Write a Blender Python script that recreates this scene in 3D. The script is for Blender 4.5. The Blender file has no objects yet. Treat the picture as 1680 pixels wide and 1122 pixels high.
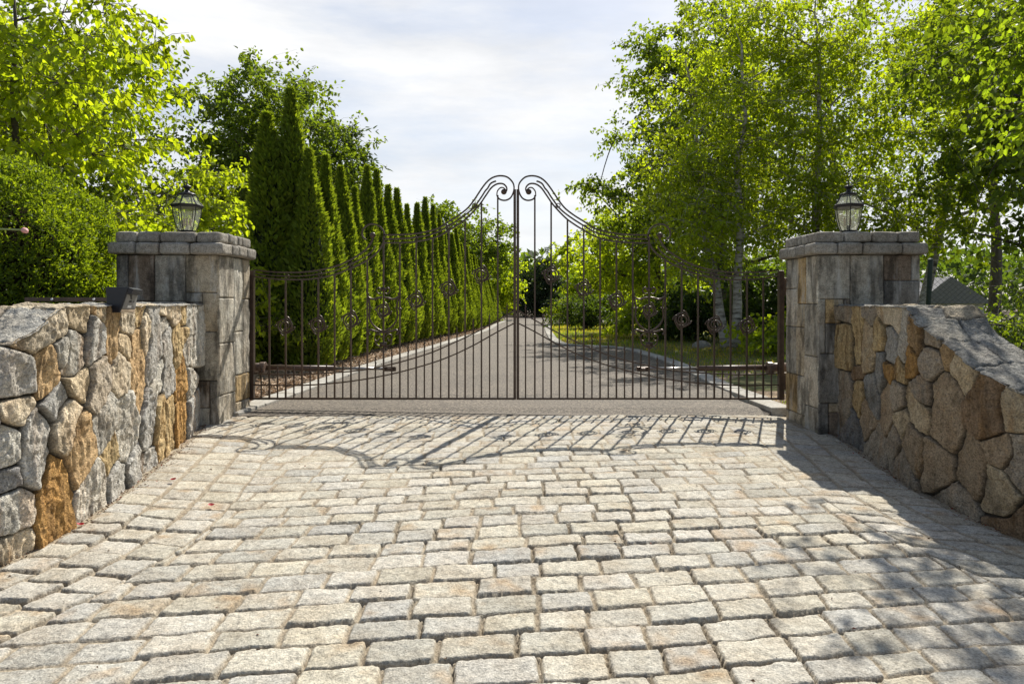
import bpy, math, random
import numpy as np
from mathutils import Vector, Matrix
from mathutils.geometry import tessellate_polygon

random.seed(7)
RNG = np.random.default_rng(7)
scene = bpy.context.scene
COL = scene.collection
F = 1147.0; CX = 840.0; HY = 497.0; EYE = 1.15      # camera facts used to measure the place


def pt(px, py, Y):
    return ((px - CX) / F * Y, Y, EYE - (py - HY) / F * Y)


# ------------------------------------------------------------------ noise
def _h(ix, iy, iz, seed):
    n = (ix.astype(np.int64) * 374761393 + iy.astype(np.int64) * 668265263 +
         iz.astype(np.int64) * 2147483647 + seed * 1274126177) & 0xFFFFFFFF
    n = ((n ^ (n >> 13)) * 1274126177) & 0xFFFFFFFF
    n = n ^ (n >> 16)
    return (n & 0xFFFFFF) / float(0xFFFFFF)


def vn(x, y, z=None, seed=0):
    x = np.asarray(x, float); y = np.asarray(y, float)
    z = np.zeros_like(x) if z is None else np.asarray(z, float)
    ix, iy, iz = np.floor(x), np.floor(y), np.floor(z)
    fx, fy, fz = x - ix, y - iy, z - iz
    fx, fy, fz = [f * f * (3 - 2 * f) for f in (fx, fy, fz)]
    def g(a, b, c): return _h(ix + a, iy + b, iz + c, seed)
    c00 = g(0, 0, 0) * (1 - fx) + g(1, 0, 0) * fx
    c10 = g(0, 1, 0) * (1 - fx) + g(1, 1, 0) * fx
    c01 = g(0, 0, 1) * (1 - fx) + g(1, 0, 1) * fx
    c11 = g(0, 1, 1) * (1 - fx) + g(1, 1, 1) * fx
    return ((c00 * (1 - fy) + c10 * fy) * (1 - fz) + (c01 * (1 - fy) + c11 * fy) * fz) * 2 - 1


def fbm(x, y, z=None, seed=0, octv=4, gain=.5):
    s = 0; a = 1; f = 1; t = 0
    for o in range(octv):
        s = s + a * vn(x * f, y * f, None if z is None else z * f, seed + o * 17)
        t += a; a *= gain; f *= 2.03
    return s / t


def sstep(a, b, x):
    t = np.clip((x - a) / (b - a), 0, 1)
    return t * t * (3 - 2 * t)


def unit(v):
    return v / np.maximum(np.linalg.norm(v, axis=-1, keepdims=True), 1e-9)


# ------------------------------------------------------------------ object helpers
def link(o, parent=None):
    COL.objects.link(o)
    if parent is not None:
        o.parent = parent
    return o


def empty(name, label, cat, loc=(0, 0, 0), group=None):
    o = bpy.data.objects.new(name, None)
    o.empty_display_size = .2
    link(o); o.location = loc
    return tag(o, label, cat, group)


def tag(o, label=None, cat=None, group=None, kind=None):
    if label: o['label'] = label
    if cat: o['category'] = cat
    if group: o['group'] = group
    if kind: o['kind'] = kind
    return o


def np_mesh(name, V, Fq, mat, parent=None, col=None, smooth=True, origin=(0, 0, 0)):
    """V (n,3), Fq (m,k) faces of one size; world coordinates; origin = parent's location"""
    me = bpy.data.meshes.new(name)
    V = np.asarray(V, np.float32) - np.asarray(origin, np.float32)
    Fq = np.asarray(Fq, np.int32)
    k = Fq.shape[1]
    me.vertices.add(len(V)); me.vertices.foreach_set('co', V.ravel())
    me.loops.add(Fq.size); me.loops.foreach_set('vertex_index', Fq.ravel())
    me.polygons.add(len(Fq))
    me.polygons.foreach_set('loop_start', np.arange(0, Fq.size, k, dtype=np.int32))
    me.update(calc_edges=True)
    me.polygons.foreach_set('use_smooth', np.full(len(Fq), smooth))
    if col is not None:
        a = me.attributes.new('Col', 'FLOAT_COLOR', 'POINT')
        c = np.ones((len(V), 4), np.float32); c[:, :3] = col
        a.data.foreach_set('color', c.ravel())
    me.materials.append(mat)
    me.update()
    return link(bpy.data.objects.new(name, me), parent)


class MB:
    """collects small shapes in one mesh"""
    def __init__(self): self.v = []; self.f = []; self.c = []
    def add(self, V, Fs, col=None):
        n = len(self.v)
        self.v += [tuple(map(float, p)) for p in V]
        self.f += [tuple(int(i) + n for i in f) for f in Fs]
        self.c += [tuple(col) if col is not None else (.5, .5, .5)] * len(V)
        return self
    def box(self, c, d, rz=0, col=None):
        x, y, z = [q / 2 for q in d]
        P = [(-x, -y, -z), (x, -y, -z), (x, y, -z), (-x, y, -z), (-x, -y, z), (x, -y, z), (x, y, z), (-x, y, z)]
        cs, sn = math.cos(rz), math.sin(rz)
        P = [(c[0] + a * cs - b * sn, c[1] + a * sn + b * cs, c[2] + g) for a, b, g in P]
        return self.add(P, [(3, 2, 1, 0), (4, 5, 6, 7), (0, 1, 5, 4), (1, 2, 6, 5), (2, 3, 7, 6), (3, 0, 4, 7)], col)
    def tube(self, pts, r, n=8, caps=True, col=None, closed=False):
        pts = [Vector(p) for p in pts]; m = len(pts)
        rs = r if hasattr(r, '__len__') else [r] * m
        V = []; Fs = []; prev = None
        for i, p in enumerate(pts):
            a = pts[(i - 1) % m] if (closed or i > 0) else p
            b = pts[(i + 1) % m] if (closed or i < m - 1) else p
            t = (b - a).normalized()
            if prev is None:
                up = Vector((0, 0, 1)) if abs(t.z) < .9 else Vector((0, 1, 0))
                s = t.cross(up).normalized()
            else:
                s = (prev - t * prev.dot(t)).normalized()
            prev = s; u = s.cross(t)
            for k in range(n):
                an = 2 * math.pi * (k + .5) / n
                V.append(p + (s * math.cos(an) + u * math.sin(an)) * rs[i])
        for i in range(m if closed else m - 1):
            j = (i + 1) % m
            for k in range(n):
                Fs.append((i * n + k, i * n + (k + 1) % n, j * n + (k + 1) % n, j * n + k))
        if caps and not closed:
            Fs.append(tuple(range(n - 1, -1, -1))); Fs.append(tuple((m - 1) * n + k for k in range(n)))
        return self.add(V, Fs, col)
    def lathe(self, prof, c, n=16, rot=0, col=None):
        V = []; Fs = []
        for r, z in prof:
            for k in range(n):
                an = 2 * math.pi * k / n + rot
                V.append((c[0] + r * math.cos(an), c[1] + r * math.sin(an), c[2] + z))
        for i in range(len(prof) - 1):
            for k in range(n):
                Fs.append((i * n + k, i * n + (k + 1) % n, (i + 1) * n + (k + 1) % n, (i + 1) * n + k))
        if prof[0][0] > 1e-4: Fs.append(tuple(range(n - 1, -1, -1)))
        if prof[-1][0] > 1e-4: Fs.append(tuple((len(prof) - 1) * n + k for k in range(n)))
        return self.add(V, Fs, col)
    def build(self, name, mat, parent=None, smooth=False, origin=(0, 0, 0), bevel=0):
        me = bpy.data.meshes.new(name)
        o3 = Vector(origin)
        me.from_pydata([Vector(p) - o3 for p in self.v], [], self.f)
        a = me.attributes.new('Col', 'FLOAT_COLOR', 'POINT')
        c = np.ones((len(self.v), 4), np.float32); c[:, :3] = np.array(self.c)
        a.data.foreach_set('color', c.ravel())
        me.polygons.foreach_set('use_smooth', np.full(len(self.f), smooth))
        me.materials.append(mat); me.update()
        o = link(bpy.data.objects.new(name, me), parent)
        if bevel:
            m = o.modifiers.new('bevel', 'BEVEL'); m.width = bevel; m.segments = 2; m.limit_method = 'ANGLE'
        return o


def catmull(P, n=6):
    P = [np.array(p, float) for p in P]
    P = [2 * P[0] - P[1]] + P + [2 * P[-1] - P[-2]]
    out = []
    for i in range(1, len(P) - 2):
        a, b, c, d = P[i - 1:i + 3]
        for k in range(n):
            t = k / n
            out.append(.5 * (2 * b + (c - a) * t + (2 * a - 5 * b + 4 * c - d) * t * t + (3 * b - a - 3 * c + d) * t ** 3))
    out.append(P[-2])
    return np.array(out)


def grid_faces(nu, nv, off=0):
    i = np.arange(nv - 1)[:, None] * nu + np.arange(nu - 1)[None, :]
    return np.stack([i, i + 1, i + nu + 1, i + nu], -1).reshape(-1, 4) + off


# ------------------------------------------------------------------ materials
def new_mat(name):
    m = bpy.data.materials.new(name); m.use_nodes = True
    nt = m.node_tree; nt.nodes.clear()
    out = nt.nodes.new('ShaderNodeOutputMaterial')
    return m, nt, out


def N(nt, t, **kw):
    n = nt.nodes.new(t)
    for k, v in kw.items():
        if k in n.inputs: n.inputs[k].default_value = v
        else: setattr(n, k, v)
    return n


def noise(nt, vec, scale, detail=4, rough=.55):
    n = N(nt, 'ShaderNodeTexNoise', Scale=scale, Detail=detail, Roughness=rough)
    nt.links.new(vec, n.inputs['Vector'])
    return n.outputs['Fac']


def ramp(nt, fac, stops):
    r = N(nt, 'ShaderNodeValToRGB')
    e = r.color_ramp.elements
    while len(e) < len(stops): e.new(.5)
    for i, (p, c) in enumerate(stops):
        e[i].position = p; e[i].color = (*c, 1) if hasattr(c, '__len__') else (c, c, c, 1)
    nt.links.new(fac, r.inputs[0])
    return r.outputs[0]


def mult(nt, a, b, fac=1.0, mode='MULTIPLY'):
    m = N(nt, 'ShaderNodeMix', data_type='RGBA', blend_type=mode)
    m.inputs[0].default_value = fac
    nt.links.new(a, m.inputs[6]); nt.links.new(b, m.inputs[7])
    return m.outputs[2]


def objvec(nt, scale=(1, 1, 1)):
    tc = N(nt, 'ShaderNodeTexCoord')
    mp = N(nt, 'ShaderNodeMapping'); mp.inputs['Scale'].default_value = scale
    nt.links.new(tc.outputs['Object'], mp.inputs[0])
    return mp.outputs[0]


def granite_mat(name, fine=150, speck=(.62, 1.22), bump=.5, dist=.012, stain=0.0, streak=False):
    m, nt, out = new_mat(name)
    at = N(nt, 'ShaderNodeAttribute', attribute_name='Col')
    v = objvec(nt)
    c = at.outputs['Color']
    c = mult(nt, c, ramp(nt, noise(nt, v, fine, 3, .7), [(.3, speck[0]), (.5, .95), (.72, speck[1])]))
    c = mult(nt, c, ramp(nt, noise(nt, v, fine * .28, 4, .65), [(.28, .62), (.52, 1.0), (.75, 1.22)]))
    c = mult(nt, c, ramp(nt, noise(nt, v, 5, 4, .6), [(.3, (.86, .80, .72)), (.6, (1.04, 1.03, 1.0))]))
    if streak:
        sv = objvec(nt, (5, 5, .9))
        st = noise(nt, sv, 1.6, 4, .6)
        c2 = N(nt, 'ShaderNodeMix', data_type='RGBA')
        nt.links.new(ramp(nt, st, [(.55, 0.0), (.66, .6)]), c2.inputs[0])
        nt.links.new(c, c2.inputs[6]); c2.inputs[7].default_value = (.54, .53, .49, 1)
        c = mult(nt, c2.outputs[2], ramp(nt, noise(nt, objvec(nt, (4, 4, 1.2)), 2.1, 3, .6), [(.40, .42), (.54, 1.0)]))
    b = N(nt, 'ShaderNodeBsdfPrincipled', Roughness=.88)
    b.inputs['Specular IOR Level'].default_value = .25
    nt.links.new(c, b.inputs['Base Color'])
    h1 = noise(nt, v, fine * .33, 5, .68); h2 = noise(nt, v, fine * 1.3, 2, .6)
    ad = N(nt, 'ShaderNodeMath', operation='MULTIPLY_ADD'); ad.inputs[1].default_value = .35
    nt.links.new(h2, ad.inputs[0]); nt.links.new(h1, ad.inputs[2])
    bp = N(nt, 'ShaderNodeBump', Strength=bump, Distance=dist)
    nt.links.new(ad.outputs[0], bp.inputs['Height']); nt.links.new(bp.outputs[0], b.inputs['Normal'])
    nt.links.new(b.outputs[0], out.inputs[0])
    return m


def leaf_mat(name, trans=.5, tint=(1.9, 1.9, .55), rough=.5):
    m, nt, out = new_mat(name)
    at = N(nt, 'ShaderNodeAttribute', attribute_name='Col')
    b = N(nt, 'ShaderNodeBsdfPrincipled', Roughness=rough)
    b.inputs['Specular IOR Level'].default_value = .35
    nt.links.new(at.outputs['Color'], b.inputs['Base Color'])
    t = N(nt, 'ShaderNodeBsdfTranslucent')
    tv = N(nt, 'ShaderNodeRGB'); tv.outputs[0].default_value = (*tint, 1)
    nt.links.new(mult(nt, at.outputs['Color'], tv.outputs[0]), t.inputs[0])
    mx = N(nt, 'ShaderNodeMixShader'); mx.inputs[0].default_value = trans
    nt.links.new(b.outputs[0], mx.inputs[1]); nt.links.new(t.outputs[0], mx.inputs[2])
    nt.links.new(mx.outputs[0], out.inputs[0])
    return m


def simple_mat(name, stops, scale=8, rough=.7, bump=0, bscale=60, metal=0, svec=(1, 1, 1), detail=5, dist=.01, spec=.4):
    m, nt, out = new_mat(name)
    v = objvec(nt, svec)
    b = N(nt, 'ShaderNodeBsdfPrincipled', Roughness=rough, Metallic=metal)
    b.inputs['Specular IOR Level'].default_value = spec
    nt.links.new(ramp(nt, noise(nt, v, scale, detail, .62), stops), b.inputs['Base Color'])
    if bump:
        bp = N(nt, 'ShaderNodeBump', Strength=bump, Distance=dist)
        nt.links.new(noise(nt, v, bscale, 4, .6), bp.inputs['Height']); nt.links.new(bp.outputs[0], b.inputs['Normal'])
    nt.links.new(b.outputs[0], out.inputs[0])
    return m


M_PAVE = granite_mat('paver_granite', 105, (.50, 1.30), .8, .014)
M_WALL = granite_mat('fieldstone', 85, (.40, 1.36), 1.0, .03)
M_PILLAR = granite_mat('split_granite', 95, (.48, 1.30), .8, .016, streak=True)
M_CAP = granite_mat('cap_granite', 95, (.48, 1.32), .9, .016)
M_KERB = granite_mat('kerb_granite', 110, (.7, 1.15), .4, .008)
M_IRON = simple_mat('brown_wrought_iron', [(.3, (.060, .040, .029)), (.7, (.10, .068, .050))], 25, .36, .15, 90, .35, dist=.003)
M_STEEL = simple_mat('arm_steel', [(.3, (.30, .29, .28)), (.7, (.42, .41, .40))], 30, .35, 0, metal=.8)
M_ARM = simple_mat('brown_arm_paint', [(.3, (.10, .065, .045)), (.7, (.14, .09, .065))], 20, .45)
M_BLACK = simple_mat('black_metal', [(.3, (.012, .012, .014)), (.7, (.022, .022, .025))], 30, .4)
M_BOX = simple_mat('charcoal_box', [(.3, (.016, .018, .024)), (.7, (.024, .026, .033))], 18, .38)
M_PLATE = simple_mat('grey_face_plate', [(.3, (.20, .20, .20)), (.7, (.28, .28, .27))], 40, .35, metal=.2)
M_WHITE = simple_mat('white_plastic', [(.3, (.70, .70, .70)), (.7, (.78, .78, .78))], 10, .5)
M_CANDLE = simple_mat('candle_sleeve', [(.3, (.55, .42, .30)), (.7, (.62, .50, .36))], 10, .6)
M_BARK = simple_mat('grey_brown_bark', [(.3, (.045, .036, .028)), (.7, (.13, .11, .09))], 14, .9, .8, 30, svec=(1, 1, .25), dist=.03)
M_ROSE = simple_mat('pink_petal', [(.3, (.62, .25, .25)), (.7, (.75, .42, .38))], 40, .6)
M_RED = simple_mat('red_petal', [(.3, (.35, .02, .02)), (.7, (.45, .04, .05))], 40, .6)
M_STEM = simple_mat('green_stem', [(.3, (.22, .28, .10)), (.7, (.30, .36, .14))], 30, .6)
M_FENCE = simple_mat('green_fence_coating', [(.3, (.010, .030, .022)), (.7, (.016, .042, .03))], 20, .45)
M_ROOF = simple_mat('grey_roof_shingle', [(.3, (.13, .13, .14)), (.7, (.22, .22, .23))], 9, .85, .5, 30, svec=(1, 3, 3))
M_SIDING = simple_mat('house_siding', [(.3, (.40, .40, .40)), (.7, (.48, .48, .47))], 6, .7)
M_DARKGLASS = simple_mat('window_glass', [(.3, (.02, .025, .03)), (.7, (.03, .035, .04))], 3, .1)
M_SOIL = simple_mat('soil', [(.3, (.08, .06, .04)), (.7, (.16, .12, .08))], 12, .95, .6, 40)
M_MULCH = simple_mat('wood_chip_mulch', [(.25, (.20, .14, .085)), (.5, (.40, .29, .19)), (.75, (.58, .45, .32))], 22, .95, 1, 30, dist=.05)
M_LAWN = simple_mat('lawn_soil_and_grass', [(.3, (.06, .085, .02)), (.5, (.15, .15, .05)), (.75, (.26, .22, .10))], 3.0, .95, 1, 40, dist=.04, detail=8)
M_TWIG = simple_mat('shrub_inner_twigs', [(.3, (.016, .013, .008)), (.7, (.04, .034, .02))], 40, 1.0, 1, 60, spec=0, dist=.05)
LEAF_BRIGHT = leaf_mat('bright_birch_leaf', .62, (3.0, 2.75, .5))
LEAF_MID = leaf_mat('broadleaf', .55, (2.8, 2.5, .5))
LEAF_DARK = leaf_mat('conifer_spray', .42, (2.2, 2.0, .5), .6)
M_CHIP = leaf_mat('loose_wood_chip', .0, (1, 1, 1), .9)

# birch bark: pale with dark bands
M_BIRCH, nt, out = new_mat('white_birch_bark')
b = N(nt, 'ShaderNodeBsdfPrincipled', Roughness=.8)
nt.links.new(ramp(nt, noise(nt, objvec(nt, (3, 3, 14)), 1.0, 5, .7), [(.36, (.03, .026, .022)), (.47, (.30, .27, .23)), (.6, (.50, .47, .42))]), b.inputs[0])
nt.links.new(b.outputs[0], out.inputs[0])

# asphalt: worn, warm grey, visible aggregate
M_ASPH, nt, out = new_mat('worn_asphalt')
v = objvec(nt)
c = ramp(nt, noise(nt, v, 34, 6, .95), [(.41, (.020, .016, .011)), (.5, (.098, .079, .058)), (.59, (.30, .25, .19))])
c = mult(nt, c, ramp(nt, noise(nt, v, .8, 5, .6), [(.3, .80), (.7, 1.12)]))
c = mult(nt, c, ramp(nt, noise(nt, v, 7, 5, .7), [(.3, .86), (.7, 1.10)]))
b = N(nt, 'ShaderNodeBsdfPrincipled', Roughness=.85)
nt.links.new(c, b.inputs[0])
bp = N(nt, 'ShaderNodeBump', Strength=.6, Distance=.008)
nt.links.new(noise(nt, v, 120, 3, .7), bp.inputs['Height']); nt.links.new(bp.outputs[0], b.inputs['Normal'])
nt.links.new(b.outputs[0], out.inputs[0])

# lantern glass: slightly milky seeded panes
M_GLASS, nt, out = new_mat('bevelled_lantern_glass')
tr = N(nt, 'ShaderNodeBsdfTransparent'); tr.inputs[0].default_value = (.93, .95, .90, 1)
gl = N(nt, 'ShaderNodeBsdfGlossy', Roughness=.06); gl.inputs[0].default_value = (.9, .9, .9, 1)
df = N(nt, 'ShaderNodeBsdfTranslucent'); df.inputs[0].default_value = (.85, .85, .78, 1)
fr = N(nt, 'ShaderNodeFresnel', IOR=1.5)
m1 = N(nt, 'ShaderNodeMixShader'); m1.inputs[0].default_value = .16
nt.links.new(tr.outputs[0], m1.inputs[1]); nt.links.new(df.outputs[0], m1.inputs[2])
m2 = N(nt, 'ShaderNodeMixShader')
m2.inputs[0].default_value = .07; nt.links.new(m1.outputs[0], m2.inputs[1]); nt.links.new(gl.outputs[0], m2.inputs[2])
nt.links.new(m2.outputs[0], out.inputs[0])

# ------------------------------------------------------------------ camera, sun, sky
cam = bpy.data.cameras.new('camera'); co = bpy.data.objects.new('camera', cam); link(co)
co.location = (0, 0, EYE); co.rotation_euler = (math.radians(90), 0, 0)
cam.lens = F / 1680 * 36; cam.sensor_width = 36; cam.shift_y = -(561 - HY) / 1680
cam.clip_start = .05; cam.clip_end = 3000
scene.camera = co

SUN_H = np.array([.367, .930]); EL = math.radians(47.2)
sd = Vector((SUN_H[0] * math.cos(EL), SUN_H[1] * math.cos(EL), math.sin(EL)))
sun = bpy.data.lights.new('sun', 'SUN'); so = bpy.data.objects.new('sun', sun); link(so)
sun.energy = 5.0; sun.angle = math.radians(.5); sun.color = (1.0, .95, .86)
so.rotation_euler = sd.to_track_quat('Z', 'Y').to_euler(); so.location = (6, 16, 18)

w = bpy.data.worlds.new('World'); scene.world = w; w.use_nodes = True
nt = w.node_tree; nt.nodes.clear()
out = N(nt, 'ShaderNodeOutputWorld'); bg = N(nt, 'ShaderNodeBackground'); bg.inputs[1].default_value = .086
sky = N(nt, 'ShaderNodeTexSky'); sky.sky_type = 'NISHITA'; sky.sun_disc = False
sky.sun_elevation = EL; sky.sun_rotation = math.atan2(SUN_H[0], SUN_H[1])
sky.air_density = 1.0; sky.dust_density = 1.0; sky.ozone_density = 1.5
tc = N(nt, 'ShaderNodeTexCoord'); mp = N(nt, 'ShaderNodeMapping'); mp.inputs['Scale'].default_value = (1.0, 1.0, 4.2)
mp.inputs['Rotation'].default_value = (0, .25, 0)
nt.links.new(tc.outputs['Generated'], mp.inputs[0])
n1 = noise(nt, mp.outputs[0], 1.9, 9, .60)
cf = ramp(nt, n1, [(.36, .50), (.56, .98)])
mx = N(nt, 'ShaderNodeMix', data_type='RGBA'); 
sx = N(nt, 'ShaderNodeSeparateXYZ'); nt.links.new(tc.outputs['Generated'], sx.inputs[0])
ov = ramp(nt, sx.outputs[2], [(.42, 1.0), (.72, .18)])      # cloud cover thinned overhead, out of view, to cut the fill light
ov = mult(nt, ov, ramp(nt, sx.outputs[1], [(.0, .30), (.45, 1.0)]))      # and thinned behind the camera, to deepen the shadows
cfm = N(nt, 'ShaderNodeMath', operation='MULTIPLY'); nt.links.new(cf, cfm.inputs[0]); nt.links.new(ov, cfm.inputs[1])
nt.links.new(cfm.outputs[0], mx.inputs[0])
nt.links.new(sky.outputs[0], mx.inputs[6])
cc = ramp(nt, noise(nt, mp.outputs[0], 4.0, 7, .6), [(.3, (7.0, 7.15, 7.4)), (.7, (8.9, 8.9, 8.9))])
# the ramp clamps nothing above 1: scale it up afterwards
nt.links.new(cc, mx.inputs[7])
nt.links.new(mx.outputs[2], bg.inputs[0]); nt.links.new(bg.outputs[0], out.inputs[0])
scene.cycles.diffuse_bounces = 8; scene.cycles.max_bounces = 16
scene.view_settings.view_transform = 'Standard'; scene.view_settings.look = 'None'
scene.view_settings.exposure = 0.48; scene.view_settings.gamma = 1

# ------------------------------------------------------------------ ground
SL = .058


def apron_z(X, Y):
    X = np.asarray(X, float); Y = np.asarray(Y, float)
    return -.018 - SL * (7.2 - np.minimum(Y, 7.4)) - .03 * np.maximum(X, 0)


LW = catmull([(-3.07, 6.84), (-2.95, 6.30), (-2.84, 5.61), (-2.71, 4.75), (-2.66, 4.25), (-2.675, 3.85)], 12)
LW = np.vstack([LW, catmull([(-2.69, 3.72), (-2.82, 3.3), (-3.15, 2.5), (-3.7, 1.6)], 12)])
RW = np.vstack([catmull([(3.20, 6.84), (3.13, 6.2), (3.06, 5.6), (3.0, 5.10)], 12),
                catmull([(3.02, 4.95), (3.06, 4.5), (3.14, 4.15), (3.45, 3.4), (4.1, 2.4)], 12)])
PL = (-3.853, -2.85, 6.80, 7.60)      # pillar footprint x0 x1 y0 y1
PR = (2.976, 3.97, 6.80, 7.60)


def wall_x(W, Y, pil):
    y = W[::-1, 1]; x = W[::-1, 0]
    return np.interp(Y, np.append(y, [7.1, 9]), np.append(x, [pil, pil]))


# ground sheet, one piece out to the horizon
gx = np.concatenate([[-1500, -400, -120, -40, -15], np.linspace(-8, 8, 33), [15, 40, 120, 400, 1500]])
gy = np.concatenate([[-400, -60, -15], np.linspace(-4, 12, 33), [16, 24, 40, 80, 150, 400, 1500]])
GX, GY = np.meshgrid(gx, gy)
GZ = np.where(GY < 7.6, apron_z(np.clip(GX, -4, 4), np.maximum(GY, -6)) - .06, -.05)
GZ = np.minimum(GZ, np.where((GX > 2.0) & (GY < 9), -.16, 0))
tag(np_mesh('ground', np.stack([GX, GY, GZ], -1).reshape(-1, 3), grid_faces(len(gx), len(gy)), M_SOIL), kind='structure')


def poly_sheet(name, pts, mat, zf=None):
    P = [Vector((p[0], p[1], p[2] if len(p) > 2 else 0)) for p in pts]
    tris = tessellate_polygon([[Vector((p.x, p.y, 0)) for p in P]])
    fs = []
    for t in tris:
        a, b_, c_ = [P[i] for i in t]
        nz = (b_ - a).cross(c_ - a).z
        fs.append(tuple(t) if nz > 0 else tuple(reversed(t)))
    me = bpy.data.meshes.new(name); me.from_pydata(P, [], fs); me.materials.append(mat); me.update()
    return tag(link(bpy.data.objects.new(name, me)), kind='structure')


EL_ = catmull([(-2.80, 7.15), (-2.60, 10.3), (-2.36, 13.9), (-1.81, 19.4), (-.95, 29.3), (-.55, 40), (.6, 48), (6, 54)], 6)
ER_ = catmull([(2.86, 7.7), (2.80, 9.8), (2.96, 12.9), (2.9, 15.5), (2.72, 17.6), (2.2, 18.35), (1.5, 18.7), (1.22, 20.3),
               (1.22, 24), (1.6, 33), (2.6, 39), (7, 43)], 6)
front = [(x, 7.19 + .185 * max(x, 0), -.020 - .03 * max(x, 0)) for x in np.linspace(2.8, -2.8, 12)]
asph = [(p[0], p[1], -.004) for p in EL_] + [(p[0], p[1], -.004 if p[1] > 9 else -.05) for p in ER_[::-1]] + front
poly_sheet('driveway', asph, M_ASPH)


def kerb(name, line, inner):
    mb = MB(); L = np.concatenate([[0], np.cumsum(np.linalg.norm(np.diff(line, axis=0), axis=1))])
    s = 0; rr = random.Random(3)
    while s < L[-1] - .3:
        l = rr.uniform(.55, 1.1); e = min(s + l, L[-1])
        a = np.array([np.interp(s + .006, L, line[:, k]) for k in (0, 1)]); b2 = np.array([np.interp(e - .006, L, line[:, k]) for k in (0, 1)])
        c_ = (a + b2) / 2; ang = math.atan2(b2[1] - a[1], b2[0] - a[0])
        n = np.array([-math.sin(ang), math.cos(ang)]) * inner
        c_ = c_ + n * .13
        g = rr.uniform(.34, .46)
        zz = 0.0 if c_[1] > 9 or c_[0] < 0 else -.05 * (9 - c_[1]) / 1.5
        mb.box((c_[0], c_[1], zz - .035 + rr.uniform(-.004, .004)), (np.linalg.norm(b2 - a), .26, .13), ang, (g, g * .97, g * .9))
        s = e
    return tag(mb.build(name, M_KERB, bevel=.012), kind='structure')


kerb('granite_kerb', EL_, 1); kerb('granite_kerb', ER_, -1)

# ---- cobble apron: one height field, every sett raised out of the sand
nY, nX = 680, 940
ys = np.geomspace(1.75, 7.62, nY) if False else 1.75 + (7.95 - 1.75) * (np.geomspace(1, 3.6, nY) - 1) / 2.6
tt = np.linspace(0, 1, nX)
XLr = wall_x(LW, ys, PL[1]) - .12; XRr = wall_x(RW, ys, PR[0]) + .12
X = XLr[:, None] + (XRr - XLr)[:, None] * tt[None, :]
Y = np.repeat(ys[:, None], nX, 1)
Yedge = 7.2 + .185 * np.maximum(X, 0)
Y = np.minimum(Y, Yedge + .0)
X, Y = X.ravel(), Y.ravel(); Yedge = Yedge.ravel()
wx = X + .014 * fbm(X * 7, Y * 7, seed=1, octv=3) + .004 * fbm(X * 40, Y * 40, seed=4, octv=2)
wy = Y + .011 * fbm(X * 7, Y * 7, seed=2, octv=3) + .004 * fbm(X * 40, Y * 40, seed=5, octv=2)
PITCH, SLEN = .169, .283
g = np.clip((7.2 - Y) / 2.2, 0, 1)
vrow = (7.2 - (wy - .19 * np.maximum(wx, 0) - .13 * np.minimum(wx, 0) * g)) + .03 * fbm(X * .9, Y * .5, seed=9, octv=2)


def sett_field(u, v, pitch, length, seed, jitter=.20, stagger=True):
    """running-bond cells: returns signed distance (neg. inside), id"""
    rr = np.random.default_rng(seed)
    nr = 90
    hts = pitch * (1 + .10 * rr.uniform(-1, 1, nr)); edges = np.concatenate([[0], np.cumsum(hts)]) - 20 * pitch
    r = np.clip(np.searchsorted(edges, v) - 1, 0, nr - 1)
    ncol = 60
    lens = length * (1 + jitter * rr.uniform(-1, 1, (nr, ncol)))
    je = np.concatenate([np.zeros((nr, 1)), np.cumsum(lens, 1)], 1) - 30 * length + rr.uniform(0, 1, (nr, 1)) * length
    # column lookup row by row
    cidx = np.zeros(len(u), int); l0 = np.zeros(len(u)); l1 = np.zeros(len(u))
    for k in np.unique(r):
        s = r == k
        c = np.clip(np.searchsorted(je[k], u[s]) - 1, 0, ncol - 1)
        cidx[s] = c; l0[s] = je[k][c]; l1[s] = je[k][c + 1]
    e0 = edges[r]; e1 = edges[r + 1]
    cid = r * 64 + cidx + seed * 10000
    shr = rr.uniform(.004, .010, 90 * 64)[r * 64 + cidx]
    hx = (l1 - l0) / 2 - shr; hy = (e1 - e0) / 2 - np.maximum(shr * .9, .0055)
    rad = .017
    qx = np.abs(u - (l0 + l1) / 2) - (hx - rad); qy = np.abs(v - (e0 + e1) / 2) - (hy - rad)
    sd_ = np.hypot(np.maximum(qx, 0), np.maximum(qy, 0)) + np.minimum(np.maximum(qx, qy), 0) - rad
    return sd_, cid, (u - (l0 + l1) / 2), (v - (e0 + e1) / 2)


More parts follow.
